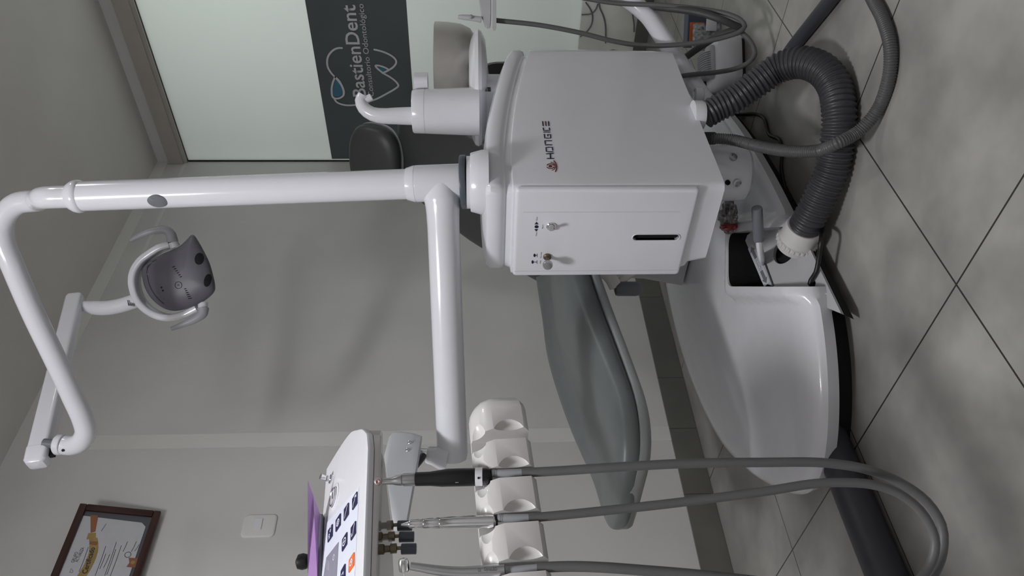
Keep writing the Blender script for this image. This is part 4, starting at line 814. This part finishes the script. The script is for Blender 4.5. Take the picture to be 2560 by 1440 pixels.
bm = new(); aM = frame_M(a+ln*.0009, ex, ey, ln); us = L/.13
for x0, s in ((-.008, 1), (L, -1)):
    a_plate(bm, [(x0, 0), (x0+s*.016*us, .010), (x0+s*.016*us, .005), (x0+s*.045*us, .005), (x0+s*.045*us, -.005), (x0+s*.016*us, -.005), (x0+s*.016*us, -.010)][::s], .0004, aM)
    for kx in (.048, .053): a_ribbon(bm, [(x0+s*(kx+.003)*us, -.005), (x0+s*kx*us, 0), (x0+s*(kx+.003)*us, .005)], .0014, .0003, aM, n=3)
for y0, x0, x1 in ((.003, .055, .075), (-.003, .052, .07)): a_ribbon(bm, [(x0*us, y0), ((x0+x1)/2*us, y0), (x1*us, y0)], .0016, .0003, aM, n=3)
mk('arrow_print', bm, M_mgrey, ar_, smooth=False)
sup = [(2044, 731), (2077, 733), (2082, 744), (2083, 772), (2076, 792), (2063, 813), (2053, 806), (2066, 785), (2070, 766), (2061, 747), (2046, 746)]
dS = float((lz(2078, 734)-O)@FW)+.012; bm = new(); rings = [[at(*p, dS+o_) for p in sup] for o_ in (0, .03)]; a_loft(bm, rings); mk('box_support', bm, M_cream, ch)
bm = new(); lin = [V(1.66, 1.614), V(1.757, 1.503)]; pin_ = [p+dn_*.003 for p in pn if (p-V(1.7, 1.56))@dn_ < .2]; a_loft(bm, [[(p[0], p[1], z) for p in pin_] for z in (.003, .172)], (False, False), closed=False); mk('pocket_shade', bm, M_dark, ch, smooth=False)  # near-black sheet standing in for the shade inside the hollow cover

# ================================================================== hoses and cables on the floor
def rib(r, amp, pitch): return lambda s, L: r-amp*(.5-.5*math.cos(2*math.pi*s/pitch))
sh = thing('suction_hose', tuple(HS0), 'thick charcoal corrugated hose looping over the floor from cabinet to base box', 'hose')
hB = lz(1984, 616, .004); dB = float((hB-O)@FW); hT = at(2012, 566, dB-.06); ha = nrm(hT-hB)
pts = [HS0+V(0, 0, -.02), at(1790, 272, 2.075), at(1830, 252, 2.068), at(1890, 209, 2.052), at(1945, 171, 2.03), at(1998, 156, 1.99), at(2052, 172, 1.943), pl(2086, 214, 2, .044), pl(2098, 280, 2, .044), pl(2094, 350, 2, .044), pl(2080, 424, 2, .046), pl(2052, 488, 2, .06), hT+ha*.03, hT-ha*.02]
bm = new(); a_tube(bm, pts, .043, step=.0018, n=26, rfun=lambda s, L: rib(.0435, .0055, .0135)(s, L)*min(1, .88+.35*s/L)); mk('corrugated_tube', bm, M_corr, sh, angle=70)
ca, cb = hT, hB; cd_ = nrm(cb-ca); L = np.linalg.norm(cb-ca)
bm = new(); a_lathe(bm, ca, cd_, [(.044, 0), (.0475, 0), (.0495, L*.12), (.0505, L*.6), (.054, L*.62), (.054, L*.76), (.0505, L*.78), (.048, L), (.02, L)], 48); cuf = mk('hose_cuff', bm, M_bar, sh)
x, y, z = frame_of(cd_); bm = new()
for i in range(26):
    a = 2*math.pi*i/26; d_ = x*math.cos(a)+y*math.sin(a); tng = np.cross(cd_, d_); a_box(bm, (-.0035, -.0025, L*.62), (.0035, .003, L*.77), .001, 1, M=frame_M(ca+d_*.054, tng, d_, cd_) if np.dot(np.cross(tng, d_), cd_) > 0 else frame_M(ca+d_*.054, -tng, d_, cd_))
mk('grip_ribs', bm, M_bar, cuf)
th = thing('drain_hose', tuple(HS1), 'thin grey ribbed hose crossing over the thick corrugated hose', 'hose')
pts = [HS1, at(1800, 347, 2.02), at(1833, 350, 2.01), at(1911, 369, 1.95), at(1989, 379, 1.885), pl(2047, 376, 2, .118), pl(2088, 360, 2, .103), pl(2144, 330, 2, .05), pl(2195, 272, 2, .017), pl(2222, 194, 2, .016), pl(2226, 117, 2, .016), pl(2207, 47, 2, .016), pl(2183, 0, 2, .016), pl(2165, -35, 2, .016)]
bm = new(); a_tube(bm, pts, .0155, step=.0012, n=16, rfun=rib(.0158, .0022, .0058)); mk('ribbed_tube', bm, mat('ribbed_grey', (.085, .085, .088), .4), th, angle=70)
o = hose('smooth_hose', [pl(1925, 205, 2, .02), pl(1975, 128, 2, .02), pl(2030, 58, 2, .02), pl(2076, 0, 2, .02), pl(2120, -60, 2, .02), pl(2160, -130, 2, .02)], .0195, M_pipe, None, n=20); tag(o, 'smooth dark hose lying on the floor behind the thick corrugated hose', 'hose')
o = hose('floor_conduit', [(1.30, 1.66, .047), (1.16, 1.71, .047), (1.06, 1.735, .047), (.94, 1.79, .047), (.5, 1.99, .047), (.0, 2.21, .047)], .045, M_pipe, None, n=24) if False else None
ca0, ca1 = pl(2105, 1170, 2, .045), pl(2215, 1438, 2, .045); dd_ = nrm(ca1-ca0)
o = hose('floor_conduit', [ca0-dd_*.16+V(.12, -.02, 0), ca0-dd_*.06+V(.02, 0, 0), ca0+dd_*.03, (ca0+ca1)/2, ca1, ca1+dd_*.5], .045, M_pipe, None, n=28); tag(o, 'dark grey floor conduit running from under the base to the lower left', 'conduit')
gs0, gs1 = pl(2090, 1130, 2, 0), pl(2262, 1438, 2, 0); gd = nrm(gs1-gs0); o = hose('flat_cable', [gs0, (gs0+gs1)/2, gs1, gs1+gd*.4], .006, mat('cable_brown', (.10, .09, .085), .5), None, n=10); o.location.z = .0005; tag(o, 'thin flat cable lying beside the dark floor conduit', 'cable')
pts = [pl(1838, 287, 2, .02)+V(0, .0, 0), pl(1855, 286, 2, .008), pl(1897, 287, 2, .008), pl(1912, 300, 2, .008), pl(1922, 335, 2, .008), pl(1950, 352, 2, .008), pl(1955, 380, 2, .008), pl(1953, 420, 2, .008), pl(1960, 460, 2, .008), pl(1975, 520, 2, .006)]
o = hose('black_cable', pts, .0055, M_black, None, n=10); tag(o, 'black cable bending over the floor beside the cabinet end of the base', 'cable')
dC = float((c2-O)@FW); pts = [c2-ln*.03, c2+ln*.008, at(2040, 680, dC-.01), at(2047, 645, dC-.02), at(2053, 600, dC-.035), pl(2056, 565, 2, .03), pl(2050, 530, 2, .008), pl(2046, 500, 2, .007)]
o = hose('lid_cable', pts, .0062, M_black, None, n=12); tag(o, 'black cable rising out of the small hole in the base lid', 'cable')
rb = thing('foil_bag', tuple(pl(1835, 545, 2, .17)), 'crumpled clear bag with red print lying on the base beside the cabinet', 'bag')
b2 = bmesh.new(); bmesh.ops.create_icosphere(b2, subdivisions=4, radius=1); c = pl(1822, 542, 2, .188)
ey = nrm(V(-.70, .72, 0)); ex = nrm(V(.72, .70, 0)); from mathutils import noise as _n
for v in b2.verts:
    p = np.array(v.co); q = 1+.45*_n.noise(Vector(p*2.6+V(3, 1, 2)))+.22*_n.noise(Vector(p*6.)); q = q*.9
    v.co = Vector(c+ex*p[0]*.040*q+ey*p[1]*.052*q+V(0, 0, 1)*p[2]*.028*q)
mk('bag_body', b2, mat('crinkled_film', (.20, .19, .19), .12, coat=.6, noise=.6, scale=60), rb, smooth=False)
b2 = bmesh.new(); bmesh.ops.create_icosphere(b2, subdivisions=3, radius=1); c3 = c+ey*.032+ex*-.012+V(0, 0, .006)
for v in b2.verts:
    p = np.array(v.co); q = 1+.35*_n.noise(Vector(p*3.+V(1, 5, 2))); v.co = Vector(c3+ex*p[0]*.034*q+ey*p[1]*.012*q+V(0, 0, 1)*p[2]*.024*q)
mk('red_band', b2, M_redbag, rb)

# ================================================================== assistant's side, top right
DA = 2.36
aa = thing('assistant_support', tuple(at(1736, 236, 2.3)), 'white tubular arm reaching up from below the cabinet toward the window wall', 'support arm')
bm = new(); a_tube(bm, [at(1772, 262, 2.36), at(1752, 236, 2.38), at(1700, 160, 2.42), at(1652, 86, 2.45), at(1618, 38, 2.47), at(1578, 4, 2.48), at(1520, -30, 2.5), at(1420, -75, 2.47), at(1320, -100, 2.41), at(1246, -104, 2.36)], .0285, n=24, step=.01); am = mk('arm_tube', bm, M_enamel, aa)
bm = new(); a_lathe(bm, at(1758, 238, 2.30), at(1738, 238, 2.30)-at(1758, 238, 2.30), [(.02, 0), (.024, .004), (.024, .026), (.018, .028)], 24); mk('arm_knob', bm, M_enamel, aa)
ah = thing('assistant_holder', tuple(at(1222, 40, DA)), 'light grey instrument holder at the top right edge, in front of the frosted glass', 'instrument holder')
bm = new(); P = [(1196, -130), (1197, 0), (1203, 40), (1212, 66), (1218, 72), (1226, 70), (1228, 40), (1228, -130)]
a_loft(bm, [[at(a, b, DA+o_) for a, b in P] for o_ in (-.03, -.022, .022, .03)] if False else [[at(1214+(a-1214)*k_, -10+(b+10)*k_, DA+o_) for a, b in P] for o_, k_ in ((-.032, .9), (-.026, 1), (.026, 1), (.032, .9))]); mk('holder_body', bm, M_lgrey, ah)
bm = new(); P = [(1231, -130), (1231, 70), (1234, 77), (1238, 77), (1241, 70), (1241, -130)]; a_loft(bm, [[at(a, b, DA+o_) for a, b in P] for o_ in (-.035, .035)]); mk('holder_plate', bm, M_lgrey, ah)
sy = thing('air_syringe', tuple(at(1180, 48, DA-.03)), 'grey plastic nozzle handpiece standing in the holder at the top right', 'syringe')
lath_px('nozzle', [(1145, 42, 8), (1146, 42, 10), (1160, 43, 13), (1172, 44, 14), (1190, 47, 14), (1203, 49, 15)], DA-.03, M_lgrey, sy)
lath_px('button', [(1174.5, 41, 9), (1178, 42, 11), (1181, 42.5, 9)], DA-.045, M_ribb, sy)
hose('hose', [at(1240, 51, DA), at(1350, 63, DA), at(1450, 82, DA+.01), at(1530, 102, DA+.02), at(1590, 112, DA+.03), at(1655, 114, DA+.02), at(1755, 105, DA), at(1818, 91, DA-.02), at(1850, 79, DA-.03), at(1862, 66, DA-.03), at(1852, 50.6, DA-.02), at(1818, 35, DA), at(1755, 23, DA+.03), at(1654, 13, DA+.06), at(1540, 8, DA+.10), at(1440, -8, DA+.12)], .0075, M_hose, sy)
dh = hose('dark_suction_tube', [at(1690, 165, DA+.14), at(1716, 142, DA+.13), at(1754, 115, DA+.10), at(1799, 88, DA+.05), at(1835, 75, DA+.03), at(1852, 70, DA+.02), at(1838, 64, DA+.01), at(1800, 48, DA), at(1745, 31, DA+.02), at(1650, 18, DA+.08), at(1540, 5, DA+.14)], .0115, mat('dark_grey_rubber', (.06, .062, .062), .5), None, n=16); tag(dh, 'thicker dark grey suction tube looping in front of the foot pedal', 'hose')
gh = hose('grey_suction_tube', [at(1690, 192, DA), at(1736, 186, DA), at(1790, 181, DA), at(1844, 170, DA-.01), at(1874, 154, DA-.02), at(1887, 136, DA-.02), at(1880, 110, DA-.01), at(1863, 89, DA), at(1848, 76, DA+.0)], .0075, M_hose, None, n=14); tag(gh, 'slim grey tube bowed in a half loop around the foot pedal', 'hose')
# foot pedal on the floor
fp0 = pl(1862, 158, 2, 0)
ft = thing('foot_pedal', tuple(fp0), 'white foot control with ribbed grey pedal on the floor at the right', 'foot pedal')
A = pl(1863, 98, 2, 0); B = pl(1866, 200, 2, 0); fx = nrm(A-B); fy = np.cross(V(0, 0, 1), fx); fy = fy if fy@FW > 0 else -fy; FL = np.linalg.norm(A-B)+.02
MFt = frame_M(B, fx, fy, V(0, 0, 1)) if np.dot(np.cross(fx, fy), V(0, 0, 1)) > 0 else None
def fpt(a, b, c): return B+fx*a+fy*b+V(0, 0, c)
bm = new(); sec = [(-.0, .012), (-.006, .03), (.0, .075), (.012, .095), (.10, .112), (.16, .105), (.175, .08), (.18, .012)]
rings = []
for t, k_, dz in ((-.012, .55, .2), (-.006, .8, .1), (.01, .95, .0), (.03, 1, 0), (FL*.6, 1, 0), (FL-.03, 1, 0), (FL-.01, .95, 0), (FL, .8, .1)):
    rings.append([fpt(t, .09+(b-.09)*k_, .012+(c-.012)*(k_ if k_ < 1 else 1)) for b, c in sec])
a_loft(bm, rings); mk('pedal_body', bm, M_white, ft)
bm = new(); a_loft(bm, [[fpt(a, b, c) for a, b in rrect(-.005, FL-.008, .006, .178, .02)] for c in (0, .014)]); mk('rubber_foot', bm, M_black, ft)
bm = new(); sec = []
rings = []
for i, t in enumerate(np.linspace(.03, .125, 49)):
    k_ = 1-.07*(i % 4 in (1, 2)); e = min(1, .5+min(i, 48-i)*.12); rings.append([fpt(t, .085+math.cos(q)*.055*k_*e, .118+math.sin(q)*.026*k_*e) for q in np.linspace(0, 2*math.pi, 24, endpoint=False)])
a_loft(bm, rings); mk('ribbed_pedal', bm, M_ribb, ft)
bm = new(); a_loft(bm, [[fpt(t, .05+math.cos(q)*.02*e, .108+math.sin(q)*.022*e) for q in np.linspace(0, 2*math.pi, 20, endpoint=False)] for t, e in ((.025, .5), (.03, .9), (.05, 1), (.13, 1), (.142, .6))]); mk('pedal_cover', bm, M_lgrey, ft)
bm = new(); rcyl(bm, fpt(.15, .06, .118), fpt(.15, .085, .135), .013, .004); mk('pedal_button', bm, M_lgrey, ft)
o = hose('pedal_cable', [fpt(.13, .22, .006), fpt(.12, .26, .006), fpt(.06, .32, .006), fpt(-.02, .33, .006), fpt(-.08, .30, .006)], .0055, M_black, None, n=10); tag(o, 'thin black cable on the floor behind the foot pedal', 'cable')
# printed boxes leaning behind the pedal
bx = thing('printed_box', tuple(pl(1800, 80, 2, 0)), 'blue-grey box with orange label behind the foot pedal', 'box')
P0 = pl(1805, 84, 2, .0); bxx = nrm(V(.55, -.83, 0)); byy = V(.83, .55, 0)
MB = frame_M(P0+byy*.06, bxx, byy, V(0, 0, 1)); bm = new(); a_box(bm, (-.04, 0, 0), (.09, .06, .12), .002, 1, M=MB); mk('box_body', bm, M_blueg, bx, smooth=False)
bm = new(); a_box(bm, (-.032, -.0012, .055), (.05, -.0002, .112), M=MB); lb = mk('orange_label', bm, M_orange, bx, smooth=False)
bm = new(); a_box(bm, (-.02, -.0016, .09), (.035, -.0012, .097), M=MB); a_box(bm, (-.02, -.0016, .075), (.02, -.0012, .082), M=MB); mk('label_print', bm, M_navy, lb, smooth=False)
pk_ = thing('marbled_packet', tuple(pl(1815, 80, 2, 0)), 'grey marbled paper packet between the printed box and foot pedal', 'packet')
bm = new(); a_box(bm, (-.05, 0, 0), (.05, .03, .105), .004, 2, M=frame_M(P0+byy*.015-bxx*.01, bxx, byy, V(0, 0, 1))); mk('packet_body', bm, M_patt, pk_)
bm = new(); a_box(bm, (.0, -.008, .02), (.055, -.001, .062), .003, 2, M=frame_M(P0+byy*.012-bxx*-.01, bxx, byy, V(0, 0, 1))); mk('packet_flap', bm, M_white, pk_)
# wires along the parapet
for i, (pts, lab) in enumerate(((([(1464, 6), (1476, 24), (1481, 42), (1478, 62), (1464, 82), (1450, 92)]), 'curved grey wire hanging off the window ledge'), (([(1497, 8), (1500, 22), (1508, 40), (1513, 62), (1514, 84), (1514, 108)]), 'thin blue-grey wire running down the parapet below the glass'), (([(1454, 37), (1478, 34), (1490, 22), (1494, 10)]), 'short grey wire looping into the window corner'), (([(1581, 20), (1582, 40), (1585, 60), (1585, 80)]), 'thin wire down the parapet next to the dark baseboard'))):
    o = hose('wall_wire', [pl(a, b, 0, XW-.006) for a, b in pts], .0035, M_mgrey, None, n=8); tag(o, lab, 'wire', 'wires on the parapet')
# operator's stool, only its black back shows above the cabinet
stc = at(1262, 235, 2.95)
so = thing('operator_stool', (stc[0], stc[1], 0), 'black stool backrest showing above the right end of the cabinet', 'stool')
bm = new(); sxx, syy = nrm(V(RT[0], RT[1], 0)), nrm(V(FW[0], FW[1], 0))
def sq_ring(o_, k_): return [V(stc[0], stc[1], 0)+sxx*(.125*k_*np.sign(math.cos(q))*abs(math.cos(q))**.6)+syy*o_+V(0, 0, .835+.13*k_*np.sign(math.sin(q))*abs(math.sin(q))**.6) for q in np.linspace(0, 2*math.pi, 36, endpoint=False)]
a_loft(bm, [sq_ring(-.035, .6), sq_ring(-.03, .9), sq_ring(-.01, 1), sq_ring(.02, 1), sq_ring(.035, .9), sq_ring(.04, .6)]); mk('backrest', bm, M_black, so)
bm = new(); a_lathe(bm, V(stc[0], stc[1], 0)-syy*.2, V(0, 0, 1), [(.07, .42), (.105, .43), (.11, .46), (.10, .49), (.05, .495)], 32); mk('stool_seat', bm, M_black, so)
bm = new(); a_tube(bm, [V(stc[0], stc[1], .72), V(stc[0], stc[1], .5), V(stc[0], stc[1], .42)-syy*.05, V(stc[0], stc[1], .425)-syy*.2], .014, n=12); mk('back_bar', bm, M_black, so)
bm = new(); a_lathe(bm, V(stc[0], stc[1], 0)-syy*.2, V(0, 0, 1), [(.055, 0), (.055, .012), (.03, .03), (.025, .43)], 32); mk('stool_base', bm, M_black, so)
